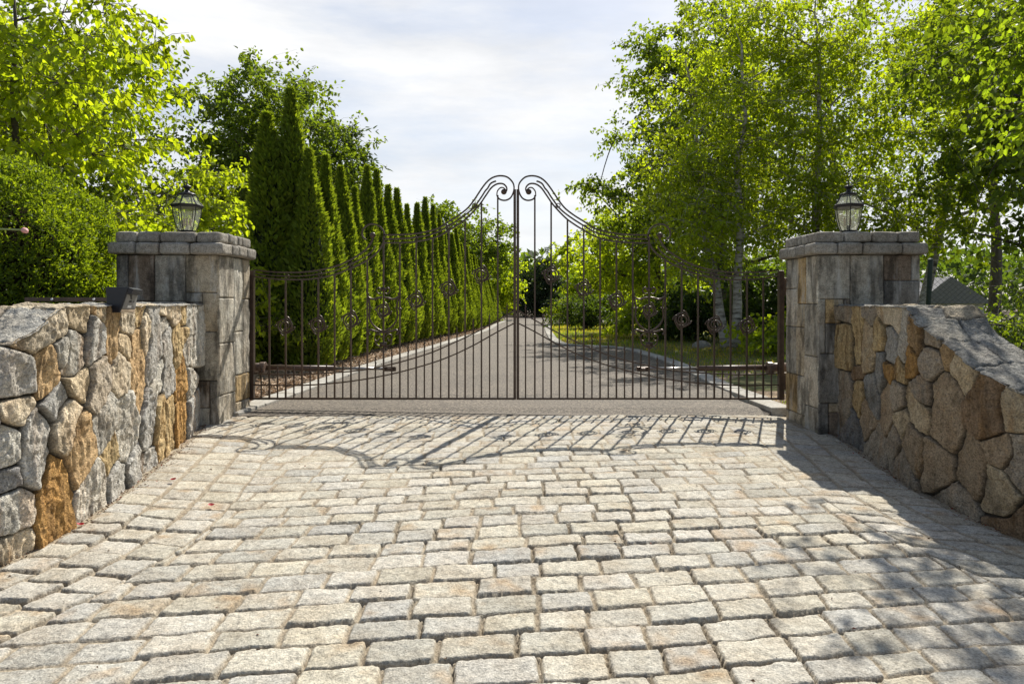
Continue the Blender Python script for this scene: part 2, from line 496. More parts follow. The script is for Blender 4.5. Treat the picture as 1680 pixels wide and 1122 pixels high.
sdm, idm, du, dv = sett_field(wx, vrow, PITCH, SLEN, 3)
for side, W, pil, sg in (('L', LW, PL[1], 1), ('R', RW, PR[0], -1)):
    dist = sg * (wx - wall_x(W, Y, pil)) - .07
    nb = 3; cw = .265
    inb = (dist < nb * cw) & (Y < 7.12 + 0 * X)
    colk = np.clip(np.floor(dist / cw), 0, nb - 1).astype(int)
    for k in range(nb):
        s = inb & (colk == k)
        # column k: cells stacked along the wall, slightly skewed
        a, b_, c_, d_ = sett_field((wy[s] + (.10 * k + (.12 * dist[s] if sg > 0 else -.2 * dist[s]))), (dist[s] - k * cw) + 20 * 0.0, cw, .178, 20 + k + (sg > 0) * 7, .16)
        # distance across the column
        hx = cw / 2 - .014
        e = (dist[s] - (k + .5) * cw)
        rr = np.random.default_rng(50 + k + (sg > 0) * 5)
        nr_ = 60; len_ = .178 * (1 + .16 * rr.uniform(-1, 1, nr_)); je = np.cumsum(len_)
        uu = wy[s] + (.14 * dist[s] if sg > 0 else -.16 * dist[s]) + .06 * k
        c = np.clip(np.searchsorted(je, uu), 0, nr_ - 1)
        l1 = je[c]; l0 = l1 - len_[c]
        shr = rr.uniform(.004, .009, nr_)[c]
        rad = .017
        qx = np.abs(uu - (l0 + l1) / 2) - ((l1 - l0) / 2 - shr - rad); qy = np.abs(e) - (hx - rad)
        sdb = np.hypot(np.maximum(qx, 0), np.maximum(qy, 0)) + np.minimum(np.maximum(qx, qy), 0) - rad
        sdm[s] = sdb; idm[s] = 900000 + k * 1000 + c + (sg > 0) * 5000
        du[s] = uu - (l0 + l1) / 2; dv[s] = e
    out_ = dist < 0
    sdm[out_] = .05
# header course at the asphalt
hd = (Yedge - Y) < .10
hx_ = np.floor(wx / .30); ex = np.abs(wx - (hx_ + .5) * .30) - .14; ey = np.abs((Yedge - Y) - .05) - .045
s_ = np.maximum(ex, ey)
sdm = np.where(hd, s_, sdm); idm = np.where(hd, 700000 + hx_.astype(int), idm); du = np.where(hd, 0, du); dv = np.where(hd, 0, dv)


def rnd(ids, k):
    return _h(ids.astype(np.int64), np.full_like(ids, k), np.full_like(ids, 3), 11)


proud = .0035 + .0105 * sstep(-.25, .5, fbm(X * .55 + 3, Y * .55 + 1, seed=21, octv=2) - .25 * np.abs(X) / 2.5 + .35 * sstep(6.2, 4.8, Y))
prof = sstep(-.001, .007, -sdm); dome = sstep(0, .05, -sdm)
hgt = prof * (proud * (.55 + .9 * rnd(idm, 1)) + .002 * dome + du * .04 * (rnd(idm, 2) - .5) + dv * .065 * (rnd(idm, 3) - .5))
hgt += prof * (.0055 * fbm(X * 16, Y * 16, seed=31, octv=4, gain=.6)) + .003 * fbm(X * 9, Y * 9, seed=33)
crk = np.exp(-((sdm - .0035) / .0048) ** 2) * sstep(-.35, .25, fbm(X * 2.2, Y * 2.2, seed=61, octv=3) + .40 * sstep(6.6, 4.8, Y) - .20 * np.abs(X) / 2.5 - .38)
hgt -= .020 * crk * (sdm < .03)
Z = apron_z(X, Y) + hgt
warm = rnd(idm, 4); val = .44 + .10 * rnd(idm, 5)
base = np.stack([val * (1.025 + .02 * warm), val * (.98 - .005 * warm), val * (.885 - .085 * warm)], 1)
gr = (rnd(idm, 6) < .22)[:, None]
base = np.where(gr, base * np.array([.88, .90, .93]), base)
rust = np.clip(fbm(X * 6 + rnd(idm, 7) * 40, Y * 6, seed=41, octv=4) * 2.2 - .45, 0, 1) * (rnd(idm, 8) > .45)
base = base * (1 - .55 * rust[:, None]) + np.array([.40, .25, .11]) * .55 * rust[:, None]
sand = np.array([.37, .32, .245]) * (1 + .18 * fbm(X * 14, Y * 14, seed=51)[:, None])
k = sstep(.0, .010, -sdm)[:, None]
colr = (base * k + sand * (1 - k)) * (1 - .45 * crk * (1 - k[:, 0]))[:, None]
tag(np_mesh('cobblestone_apron', np.stack([X, Y, Z], 1), grid_faces(nX, nY), M_PAVE, col=colr), kind='structure')

# ------------------------------------------------------------------ fieldstone walls
PAL = dict(LT=(.56, .48, .36), TN=(.50, .41, .28), GR=(.40, .39, .365), DG=(.22, .22, .22), RU=(.44, .31, .17), OR=(.45, .265, .095),
           YT=(.52, .40, .22), LG=(.49, .47, .42), BR=(.35, .275, .19), BG=(.36, .31, .245), DB=(.27, .19, .12), GB=(.33, .33, .315))
RUST = np.array([.40, .19, .035])


def stone_wall(tname, label, W, ztop, zbot, seeds, outward, thick, seed, fill_s, tone=1.0, rustamt=1.0):
    root = empty(tname, label, 'wall', (W[0, 0], W[0, 1], float(zbot(W[0, 1]))))
    O = root.location
    L = np.concatenate([[0], np.cumsum(np.linalg.norm(np.diff(W, axis=0), axis=1))])
    tot = L[-1]
    T = np.gradient(W, L, axis=0); T = unit(T)
    NRM = np.stack([T[:, 1], -T[:, 0]], 1)
    if NRM[0, 0] * outward < 0: NRM = -NRM
    pxs = CX + W[:, 0] / np.maximum(W[:, 1], .3) * F
    order = np.argsort(pxs)
    S = []
    for (x1, y1, x2, y2, c_) in seeds:
        q = []
        for (x, y) in ((x1, y1), (x2, y2)):
            s = np.interp(x, pxs[order], L[order]); Yv = np.interp(s, L, W[:, 1])
            q += [s, EYE - (y - HY) / F * Yv]
        S.append(q + [PAL[c_]])
    # beyond the frame: random stones
    rr = np.random.default_rng(seed)
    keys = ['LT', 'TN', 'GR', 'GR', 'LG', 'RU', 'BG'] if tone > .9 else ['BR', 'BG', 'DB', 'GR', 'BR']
    pts = []
    for _ in range(900):
        s = rr.uniform(*fill_s); z = rr.uniform(-.6, 1.2)
        if all((s - a) ** 2 + (z - b) ** 2 > .19 ** 2 for a, b in pts):
            pts.append((s, z)); S.append([s, z, s + rr.uniform(-.04, .04), z + rr.uniform(-.1, .1), PAL[rr.choice(keys)]])
    seg = np.array([q[:4] for q in S]); cols = np.array([q[4] for q in S])
    nu = int(tot / .0066); nv = 240
    u = np.linspace(0, tot, nu)
    wxu = np.interp(u, L, W[:, 0]); wyu = np.interp(u, L, W[:, 1])
    nxu = np.interp(u, L, NRM[:, 0]); nyu = np.interp(u, L, NRM[:, 1])
    zt = ztop(wyu) + .012 * fbm(u * 5, u * 0, seed=seed, octv=3); zb = zbot(wyu)
    v = np.linspace(0, 1, nv)
    U = np.repeat(u[None, :], nv, 0); Zg = zb[None, :] + (zt - zb)[None, :] * v[:, None]
    Uf, Zf = U.ravel(), Zg.ravel()
    wu = Uf + .020 * fbm(Uf * 6, Zf * 6, seed=seed + 1, octv=4); wv = Zf + .020 * fbm(Uf * 6, Zf * 6, seed=seed + 2, octv=4)
    d1 = np.full(len(Uf), 9.); d2 = np.full(len(Uf), 9.); idx = np.zeros(len(Uf), int)
    for i, (a, b_, c_, d_) in enumerate(seg):
        ex_, ey_ = c_ - a, d_ - b_; l2 = ex_ * ex_ + ey_ * ey_ + 1e-9
        t = np.clip(((wu - a) * ex_ + (wv - b_) * ey_) / l2, 0, 1)
        d = np.hypot(wu - a - t * ex_, (wv - b_ - t * ey_))
        n1_ = d < d1
        d2 = np.where(n1_, d1, np.minimum(d2, d)); idx = np.where(n1_, i, idx); d1 = np.where(n1_, d, d1)
    e = (d2 - d1) * .5
    e = e - .0012 - .003 * fbm(Uf * 4, Zf * 4, seed=seed + 41, octv=2) - .012 * np.clip(fbm(Uf * 14, Zf * 14, seed=seed + 43, octv=3) - .25, 0, 1)
    R = np.random.default_rng(seed + 5)
    n = len(seg); off = R.uniform(.0, .022, n); ta = R.uniform(-.10, .10, n); tb = R.uniform(-.05, .05, n)
    cu = (seg[:, 0] + seg[:, 2]) / 2; cv = (seg[:, 1] + seg[:, 3]) / 2
    prof = sstep(.0005, .0065, e); rnd_ = sstep(0, .02, e)
    rid = R.uniform(0, 50, n)[idx]
    chip = fbm(Uf * 11 + rid, Zf * 7, seed=seed + 7, octv=4, gain=.6)
    ridge = np.abs(vn(Uf * 15 + rid, Zf * 5 + rid, seed=seed + 8))
    h = prof * (.020 + off[idx] + .004 * rnd_ + np.clip(ta[idx] * (Uf - cu[idx]) + tb[idx] * (Zf - cv[idx]), -.03, .03)
                + .015 * chip + .014 * ridge + .006 * np.round(2.2 * vn(Uf * 9 + rid, Zf * 4 + rid, seed=seed + 19)) + .006 * fbm(Uf * 45, Zf * 30, seed=seed + 9, octv=2))
    h *= (1 - .0 * v.repeat(nu))
    P = np.stack([np.tile(wxu, nv) + np.tile(nxu, nv) * h, np.tile(wyu, nv) + np.tile(nyu, nv) * h, Zf], 1)
    c3 = cols[idx] * R.uniform(.86, 1.12, n)[idx][:, None]
    stc = fbm(Uf * 13 + rid, Zf * 2.2 + rid, seed=seed + 11, octv=4, gain=.6)
    amt = (R.uniform(0, 1, n) ** 2)[idx] * rustamt
    rs = np.clip(stc * 2.4 - .1, 0, 1)[:, None] * (.15 + .85 * amt[:, None])
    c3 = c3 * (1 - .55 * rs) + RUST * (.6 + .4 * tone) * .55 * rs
    dk = np.clip(fbm(Uf * 8 + rid * 2, Zf * 3, seed=seed + 13, octv=4) * 2.2 - .35, 0, 1)[:, None]
    c3 = c3 * (1 - .45 * dk)
    isor = np.array([1.0 if (q[0] > 2.2 * q[2]) else 0.0 for q in cols])[idx][:, None]
    sk = np.clip(fbm(Uf * 17 + rid, Zf * 3.0 + .8 * fbm(Uf * 5, Zf * 5, seed=3), seed=seed + 15, octv=5, gain=.65) * 2.3 + .15, 0, 1)[:, None] * isor
    c3 = c3 * (1 - .72 * sk) + np.array([.13, .075, .03]) * .72 * sk
    kk = sstep(.001, .006, e)[:, None]
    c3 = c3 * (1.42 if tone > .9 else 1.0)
    c3 = c3 * kk + np.array([.07, .062, .05]) * (1 - kk)
    np_mesh('facing', P, grid_faces(nu, nv) if outward < 0 else grid_faces(nu, nv)[:, ::-1], M_WALL, root, c3, origin=O)
    # coping: broad flat stones along the top
    nt_ = 60; t = np.linspace(-.012, thick, nt_)
    Uc = np.repeat(u[None, :], nt_, 0).ravel(); Tc = np.repeat(t[:, None], nu, 1).ravel()
    sc = []
    s = -.2
    while s < tot + .3:
        lw = R.uniform(.22, .42)
        if R.uniform() < .55:
            f = R.uniform(.4, .6) * thick
            sc += [(s + lw / 2, f * .5), (s + lw / 2 + R.uniform(-.05, .05), f + (thick - f) * .5)]
        else:
            sc += [(s + lw / 2, thick / 2)]
        s += lw
    sc = np.array(sc)
    wu = Uc + .03 * fbm(Uc * 5, Tc * 5, seed=seed + 21); wv = Tc + .03 * fbm(Uc * 5, Tc * 5, seed=seed + 22)
    D = np.hypot(wu[:, None] - sc[None, :, 0], (wv[:, None] - sc[None, :, 1]) * .8)
    ii = np.argsort(D, 1)[:, :2]; ee = (np.take_along_axis(D, ii[:, 1:2], 1) - np.take_along_axis(D, ii[:, 0:1], 1))[:, 0] * .5
    ii = ii[:, 0]
    pr = sstep(.001, .008, ee)
    oo = R.uniform(0, .012, len(sc))[ii]; rid = R.uniform(0, 50, len(sc))[ii]
    edge = sstep(-.012, .03, Tc) * sstep(thick + .001, thick - .04, Tc)
    hz = pr * (oo + .022 * fbm(Uc * 7 + rid, Tc * 9, seed=seed + 23, octv=5, gain=.62)) * edge - .008 * (1 - pr) - .006
    lam = np.round(fbm(Uc * 3 + rid, Tc * 10, seed=seed + 24) * 3) * .006 * edge
    base_n = np.stack([np.tile(nxu, nt_), np.tile(nyu, nt_)], 1)
    hh = .012 + (h.reshape(nv, nu)[-1])[None, :].repeat(nt_, 0).ravel()
    inw = np.where(Tc < 0, hh, hh * np.clip(1 - Tc / .10, 0, 1))
    P = np.stack([np.tile(wxu, nt_) + base_n[:, 0] * (inw - np.maximum(Tc, 0)), np.tile(wyu, nt_) + base_n[:, 1] * (inw - np.maximum(Tc, 0)),
                  np.tile(zt, nt_) + hz + lam], 1)
    cc_ = np.array([PAL[k_] for k_ in R.choice(['LG', 'GR', 'LT', 'GR', 'BG'], len(sc))])[ii]
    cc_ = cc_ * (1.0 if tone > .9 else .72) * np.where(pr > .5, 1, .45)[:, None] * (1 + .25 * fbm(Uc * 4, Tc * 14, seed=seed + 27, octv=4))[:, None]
    np_mesh('coping', P, grid_faces(nu, nt_)[:, ::-1] if outward < 0 else grid_faces(nu, nt_), M_WALL, root, cc_, origin=O)
    # rough back and both ends
    nvb = 30; vb = np.linspace(0, 1, nvb)
    ub = np.linspace(0, tot, 160)
    bx = np.interp(ub, u, wxu) - np.interp(ub, u, nxu) * (thick - .01); by = np.interp(ub, u, wyu) - np.interp(ub, u, nyu) * (thick - .01)
    bz = np.interp(ub, u, zb)[None, :] + (np.interp(ub, u, zt) - .004 - np.interp(ub, u, zb))[None, :] * vb[:, None]
    A = np.repeat(ub[None, :], nvb, 0).ravel()
    nz_ = .03 * fbm(A * 7, bz.ravel() * 7, seed=seed + 31)
    P = np.stack([np.tile(bx, nvb) + np.tile(np.interp(ub, u, nxu), nvb) * nz_, np.tile(by, nvb) + np.tile(np.interp(ub, u, nyu), nvb) * nz_, bz.ravel()], 1)
    bf = np_mesh('back_face', P, grid_faces(160, nvb), M_WALL, root, np.tile([.28, .26, .23], (len(P), 1)), origin=O)
    mb = MB()
    for i in (0, nu - 1):
        a = (wxu[i] + nxu[i] * .03, wyu[i] + nyu[i] * .03); b2 = (wxu[i] - nxu[i] * (thick - .01), wyu[i] - nyu[i] * (thick - .01))
        mb.add([(a[0], a[1], zb[i]), (b2[0], b2[1], zb[i]), (b2[0], b2[1], zt[i]), (a[0], a[1], zt[i])], [(0, 1, 2, 3)], (.3, .28, .25))
    mb.build('end_face', M_WALL, root, origin=O)
    return root


z5 = lambda a, b, c, d, k: (a / 2.55, 480 + b / 2.55, c / 2.55, 480 + d / 2.55, k)
left_seeds = [z5(*q) for q in [
    (70, 190, 150, 180, 'LT'), (215, 110, 225, 170, 'LT'), (310, 85, 310, 120, 'TN'), (392, 70, 396, 78, 'TN'), (378, 140, 375, 230, 'GR'),
    (450, 110, 445, 210, 'RU'), (515, 100, 510, 145, 'LT'), (505, 200, 507, 212, 'TN'), (562, 190, 565, 410, 'RU'), (565, 90, 565, 110, 'YT'),
    (622, 85, 625, 330, 'GR'), (588, 150, 596, 200, 'LT'), (680, 80, 685, 92, 'LT'), (678, 125, 682, 128, 'LG'), (692, 180, 690, 400, 'GR'),
    (725, 160, 730, 260, 'YT'), (718, 85, 720, 110, 'LT'), (748, 85, 750, 120, 'YT'), (785, 80, 787, 290, 'LG'), (750, 165, 750, 195, 'YT'),
    (745, 285, 742, 400, 'OR'), (765, 235, 760, 250, 'LG'), (785, 340, 785, 390, 'LG'), (640, 350, 638, 390, 'LG'), (692, 470, 692, 660, 'YT'),
    (748, 470, 745, 620, 'OR'), (788, 480, 786, 560, 'GR'), (655, 500, 655, 640, 'YT'), (600, 480, 600, 620, 'GR'), (505, 490, 505, 650, 'LG'),
    (490, 310, 490, 370, 'LT'), (395, 330, 390, 420, 'BG'), (295, 200, 290, 320, 'LG'), (170, 275, 180, 380, 'RU'), (40, 290, 60, 380, 'GR'),
    (238, 222, 240, 250, 'LG'), (285, 388, 315, 374, 'TN'), (205, 455, 235, 440, 'GR'), (265, 490, 260, 580, 'LT'), (60, 480, 50, 510, 'LT'),
    (125, 560, 110, 740, 'GR'), (420, 510, 420, 590, 'LG'), (310, 600, 320, 690, 'RU'), (440, 640, 445, 655, 'YT'), (195, 790, 190, 1000, 'OR'),
    (375, 790, 360, 880, 'LG'), (482, 770, 480, 810, 'GR'), (535, 740, 530, 765, 'GR'), (600, 690, 612, 720, 'GR'), (12, 600, 16, 700, 'LG'),
    (40, 870, 40, 930, 'LG'), (30, 1080, 40, 1070, 'LT'), (22, 772, 32, 776, 'DG')]]
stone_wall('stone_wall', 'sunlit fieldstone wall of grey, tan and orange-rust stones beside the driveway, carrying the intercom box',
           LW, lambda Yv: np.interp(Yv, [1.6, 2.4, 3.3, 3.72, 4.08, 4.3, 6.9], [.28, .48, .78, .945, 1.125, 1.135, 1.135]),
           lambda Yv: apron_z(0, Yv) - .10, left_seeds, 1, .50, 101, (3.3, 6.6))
zr = lambda a, b, c, d, k: (1380 + a / 2.67, 480 + b / 2.67, 1380 + c / 2.67, 480 + d / 2.67, k)
right_seeds = [zr(*q) for q in [
    (85, 110, 85, 290, 'YT'), (42, 95, 46, 100, 'BG'), (42, 165, 42, 280, 'YT'), (145, 180, 140, 290, 'TN'), (155, 98, 155, 110, 'BG'),
    (225, 85, 270, 130, 'LT'), (180, 170, 178, 200, 'YT'), (235, 190, 235, 270, 'GR'), (298, 130, 290, 250, 'LG'), (350, 150, 345, 220, 'RU'),
    (185, 320, 190, 370, 'GB'), (230, 345, 234, 350, 'OR'), (272, 335, 272, 355, 'YT'), (325, 280, 335, 340, 'OR'), (415, 265, 400, 310, 'BG'),
    (405, 190, 425, 215, 'BG'), (478, 245, 490, 270, 'RU'), (540, 310, 575, 345, 'TN'), (470, 420, 478, 600, 'BR'), (662, 420, 672, 570, 'DB'),
    (778, 490, 778, 550, 'TN'), (40, 410, 35, 500, 'BG'), (95, 410, 90, 480, 'YT'), (88, 345, 92, 348, 'DB'), (150, 410, 157, 480, 'GB'),
    (222, 430, 222, 560, 'BR'), (265, 420, 265, 480, 'BG'), (330, 470, 345, 540, 'TN'), (345, 395, 350, 425, 'BG'), (130, 540, 140, 560, 'BR'),
    (75, 580, 70, 640, 'DG'), (170, 640, 165, 700, 'BG'), (250, 640, 248, 670, 'BG'), (280, 555, 282, 565, 'TN'), (330, 640, 345, 700, 'BR'),
    (290, 760, 310, 810, 'BG'), (445, 740, 445, 805, 'BR'), (590, 720, 595, 800, 'BR'), (715, 690, 745, 690, 'BR'), (700, 840, 725, 930, 'TN'),
    (480, 915, 545, 940, 'BG'), (740, 1040, 810, 1010, 'DB'), (795, 680, 800, 760, 'BG')]]
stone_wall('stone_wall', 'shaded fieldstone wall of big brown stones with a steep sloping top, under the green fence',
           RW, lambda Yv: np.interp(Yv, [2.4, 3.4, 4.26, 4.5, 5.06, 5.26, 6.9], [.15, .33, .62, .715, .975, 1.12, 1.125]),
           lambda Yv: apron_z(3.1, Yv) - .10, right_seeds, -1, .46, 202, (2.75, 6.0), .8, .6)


# ------------------------------------------------------------------ pillars
def slab(mbV, mbF, mbC, o, du_, dv_, n_, w_, h_, th, col, seed, res=.02, inset=.004):
    nu = max(6, int(w_ / res)); nv = max(6, int(h_ / res))
    inset = .0015
    ed = lambda L_, n_: np.concatenate([[inset, inset + .003, inset + .009], np.linspace(inset + .018, L_ - inset - .018, n_), [L_ - inset - .009, L_ - inset - .003, L_ - inset]])
    u = ed(w_, nu); v = ed(h_, nv); nu += 6; nv += 6
    U, V = np.meshgrid(u, v); U, V = U.ravel(), V.ravel()
    e = np.minimum(np.minimum(U - inset, w_ - inset - U), np.minimum(V - inset, h_ - inset - V))
    pr = np.sqrt(np.clip(e / .008, 0, 1))
    hh = -.016 + pr * (.016 + th + .012 * fbm(U * 10 + seed * 3.1, V * 8 + seed, seed=seed, octv=5, gain=.62))
    o = np.array(o, float)
    P = o + U[:, None] * np.array(du_) + V[:, None] * np.array(dv_) + hh[:, None] * np.array(n_)
    off = sum(len(a) for a in mbV)
    f = grid_faces(nu, nv, off)
    if np.dot(np.cross(du_, dv_), n_) < 0: f = f[:, ::-1]
    c = np.array(col) * np.ones((len(P), 1))
    rs = np.clip(fbm(U * 8 + seed, V * 3, seed=seed + 3) * 2 - .5, 0, 1)[:, None]
    c = c * (1 - .25 * rs) + np.array([.36, .26, .15]) * .25 * rs
    mbV.append(P); mbF.append(f); mbC.append(c)


def rough_ring(x0, x1, y0, y1, z0, z1, seed, name, root, n_front, n_side, depth=.26):
    rr = np.random.default_rng(seed)
    V = []; Fs = []; C = []
    def blk(c, d):
        nonlocal V
        n = 9
        lin = np.linspace(-1, 1, n)
        off = sum(len(a) for a in V)
        faces = []; verts = []
        for ax in range(3):
            for sg in (-1, 1):
                A, B = np.meshgrid(lin, lin)
                p = np.zeros((n * n, 3)); p[:, ax] = sg; p[:, (ax + 1) % 3] = A.ravel(); p[:, (ax + 2) % 3] = B.ravel()
                f = grid_faces(n, n, len(np.concatenate(verts)) if verts else 0)
                faces.append(f if sg > 0 else f[:, ::-1]); verts.append(p)
        p = np.concatenate(verts); hd_ = np.array(d) / 2 - .003
        r = .028
        q = p * hd_; core = np.clip(q, -(hd_ - r), hd_ - r); dq = q - core
        q = core + unit(dq) * r * (np.abs(dq).max(1, keepdims=True) > 1e-6)
        q = q + np.array(c)
        q = q + .009 * np.stack([fbm(q[:, 0] * 9 + k * 9, q[:, 1] * 9 + seed, q[:, 2] * 9, seed=seed + k, octv=3) for k in range(3)], 1)
        g_ = rr.uniform(.28, .40)
        V.append(q); Fs.append(np.concatenate(faces) + off); C.append(np.tile([g_ * 1.05, g_ * .99, g_ * .88], (len(q), 1)))
    def cuts(a, b, n):
        w_ = rr.uniform(.75, 1.25, n); e = np.concatenate([[0], np.cumsum(w_)]) / w_.sum() * (b - a) + a
        return zip(e[:-1], e[1:])
    h = z1 - z0; zc = (z0 + z1) / 2
    for yy in (y0 + depth / 2, y1 - depth / 2):
        for a, b_ in cuts(x0, x1, n_front): blk(((a + b_) / 2, yy + rr.uniform(-.006, .006), zc + rr.uniform(-.004, .004)), (b_ - a, depth, h))
    for xx in (x0 + depth / 2, x1 - depth / 2):
        for a, b_ in cuts(y0 + depth, y1 - depth, n_side): blk((xx + rr.uniform(-.006, .006), (a + b_) / 2, zc + rr.uniform(-.004, .004)), (depth, b_ - a, h))
    blk(((x0 + x1) / 2, (y0 + y1) / 2, zc - .006), (x1 - x0 - 2 * depth, y1 - y0 - 2 * depth, h - .01))
    np_mesh(name, np.concatenate(V), np.concatenate(Fs), M_CAP, root, np.concatenate(C), origin=root.location)


def pillar(label, fp, front, side, side_plus, seed):
    x0, x1, y0, y1 = fp; zb = -.32; zt = 1.617
    root = empty('gate_pillar', label, 'pillar', ((x0 + x1) / 2, (y0 + y1) / 2, zb))
    mb = MB().box(((x0 + x1) / 2, (y0 + y1) / 2, (zb + zt) / 2), (x1 - x0 - .03, y1 - y0 - .03, zt - zb), 0, (.07, .065, .06))
    mb.build('core', M_CAP, root, origin=root.location)
    V, Fs, C = [], [], []
    k = seed
    for (xa, za, xb, zb_, c_) in front:
        k += 1; slab(V, Fs, C, (xa, y0, zb_), (1, 0, 0), (0, 0, 1), (0, -1, 0), xb - xa, za - zb_, .0, PAL2[c_], k)
    xs = x1 if side_plus else x0
    for (ya, za, yb, zb_, c_) in side:
        k += 1; slab(V, Fs, C, (xs, ya, zb_), (0, 1, 0), (0, 0, 1), (1 if side_plus else -1, 0, 0), yb - ya, za - zb_, .0, PAL2[c_], k)
    rr = np.random.default_rng(seed)
    keys = list(PAL2)
    for (o, d_, n_, w_) in (((x0 if side_plus else x1, y0), (0, 1, 0), (-1 if side_plus else 1, 0, 0), y1 - y0), ((x0, y1), (1, 0, 0), (0, 1, 0), x1 - x0)):
        z = zb
        while z < zt - .02:
            h_ = min(rr.uniform(.22, .38), zt - z); s = 0
            if zt - z - h_ < .12: h_ = zt - z
            while s < w_ - .01:
                l = rr.uniform(.2, .45); l = w_ - s if w_ - s - l < .15 else l
                k += 1
                slab(V, Fs, C, (o[0] + d_[0] * s, o[1] + d_[1] * s, z), d_, (0, 0, 1), n_, l, h_, 0., PAL2[rr.choice(keys)], k, .04)
                s += l
            z += h_
    np_mesh('shaft', np.concatenate(V), np.concatenate(Fs), M_PILLAR, root, np.concatenate(C), origin=root.location)
    rough_ring(x0 - .062, x1 + .062, y0 - .062, y1 + .062, 1.617, 1.738, seed + 300, 'lower_cap', root, 4, 2)
    rough_ring(x0 - .012, x1 + .012, y0 - .012, y1 + .012, 1.734, 1.848, seed + 400, 'upper_cap', root, 4, 3, .24)
    return root


PAL2 = dict(G=(.41, .385, .33), D=(.25, .24, .22), L=(.60, .55, .46), T=(.50, .43, .32), B=(.24, .19, .145), Y=(.52, .38, .20), W=(.64, .60, .51))
lf = []
for (a, b_, c_, d_, k_) in [(90, 180, 155, 420, 'D'), (155, 180, 290, 420, 'B'), (290, 180, 450, 420, 'G'), (450, 180, 619, 375, 'T'), (485, 425, 535, 575, 'B'),
                            (450, 375, 535, 425, 'G'), (535, 375, 619, 575, 'T'), (485, 575, 619, 825, 'G'), (485, 825, 573, 965, 'B'), (573, 825, 619, 1140, 'D'), (485, 965, 573, 1140, 'G'),
                            (90, 420, 240, 700, 'G'), (240, 420, 450, 700, 'L'), (450, 425, 485, 700, 'B'), (90, 700, 300, 1140, 'G'), (300, 700, 485, 1140, 'D')]:
    lf.append((max(-3.853, pt(160 + a / 3.12, 0, 6.8)[0]), EYE - (360 + b_ / 3.12 - HY) / F * 6.8, min(-2.85, pt(160 + c_ / 3.12, 0, 6.8)[0]) if c_ < 619 else -2.85,
               EYE - (360 + d_ / 3.12 - HY) / F * 6.8, k_))
lf = [(a, min(b_, 1.617) if b_ < 1.55 else 1.617, c_, max(d_, -.32), k_) for a, b_, c_, d_, k_ in lf]
fr_y = lambda t: 6.8 + .8 * t
ls = [(fr_y(a), zt_, fr_y(b_), zb_, k_) for a, zt_, b_, zb_, k_ in [
    (0, 1.617, .46, 1.20, 'L'), (.46, 1.617, .76, .85, 'W'), (.76, 1.617, 1, 1.19, 'T'), (0, 1.20, .46, .75, 'W'), (0, .75, .52, .24, 'L'), (.46, .85, .52, .75, 'L'),
    (.52, .85, .76, .40, 'W'), (.76, 1.19, 1, .40, 'L'), (.52, .40, 1, .12, 'Y'), (0, .24, .52, -.32, 'L'), (.52, .12, .75, -.32, 'T'), (.75, .12, 1, -.32, 'L')]]
pillar('stone gate pillar in sunlight behind the wall with the intercom box, its side face lit', PL, lf, ls, True, 500)
rf = []
for (a, b_, c_, d_, k_) in [(235, 175, 410, 397, 'G'), (410, 175, 577, 440, 'G'), (577, 175, 715, 305, 'B'), (715, 175, 755, 305, 'G'), (577, 305, 755, 440, 'D'),
                            (235, 397, 287, 667, 'G'), (287, 397, 378, 517, 'Y'), (378, 397, 410, 517, 'B'), (287, 517, 393, 667, 'D'), (235, 667, 393, 915, 'D'), (235, 915, 303, 1150, 'D'),
                            (303, 915, 393, 960, 'T'), (303, 960, 393, 1150, 'B'), (410, 440, 577, 700, 'G'), (577, 440, 755, 700, 'T'), (393, 700, 560, 1150, 'G'), (560, 700, 755, 1150, 'D'), (393, 517, 410, 700, 'D')]:
    rf.append((2.976 if a == 235 else pt(1260 + a / 3.03, 0, 6.8)[0], EYE - (360 + b_ / 3.03 - HY) / F * 6.8, 3.97 if c_ == 755 else pt(1260 + c_ / 3.03, 0, 6.8)[0],
               EYE - (360 + d_ / 3.03 - HY) / F * 6.8, k_))
rf = [(a, min(b_, 1.617) if b_ < 1.55 else 1.617, c_, max(d_, -.32), k_) for a, b_, c_, d_, k_ in rf]
rs_ = [(fr_y(a), zt_, fr_y(b_), zb_, k_) for a, zt_, b_, zb_, k_ in [
    (0, 1.617, .36, 1.14, 'W'), (.36, 1.617, .62, 1.14, 'Y'), (.62, 1.617, 1, 1.30, 'G'), (0, 1.14, .40, .62, 'G'), (.40, 1.14, .62, .90, 'T'), (.62, 1.30, 1, .90, 'L'),
    (.40, .90, .66, .40, 'T'), (.66, .90, 1, .40, 'G'), (0, .62, .40, .12, 'L'), (.40, .40, .62, .0, 'W'), (.62, .40, 1, .0, 'Y'), (0, .12, .40, -.32, 'G'), (.40, 0, 1, -.32, 'T')]]
pillar('shaded stone gate pillar standing behind the brown wall, dark granite block at its foot', PR, rf, rs_, False, 600)


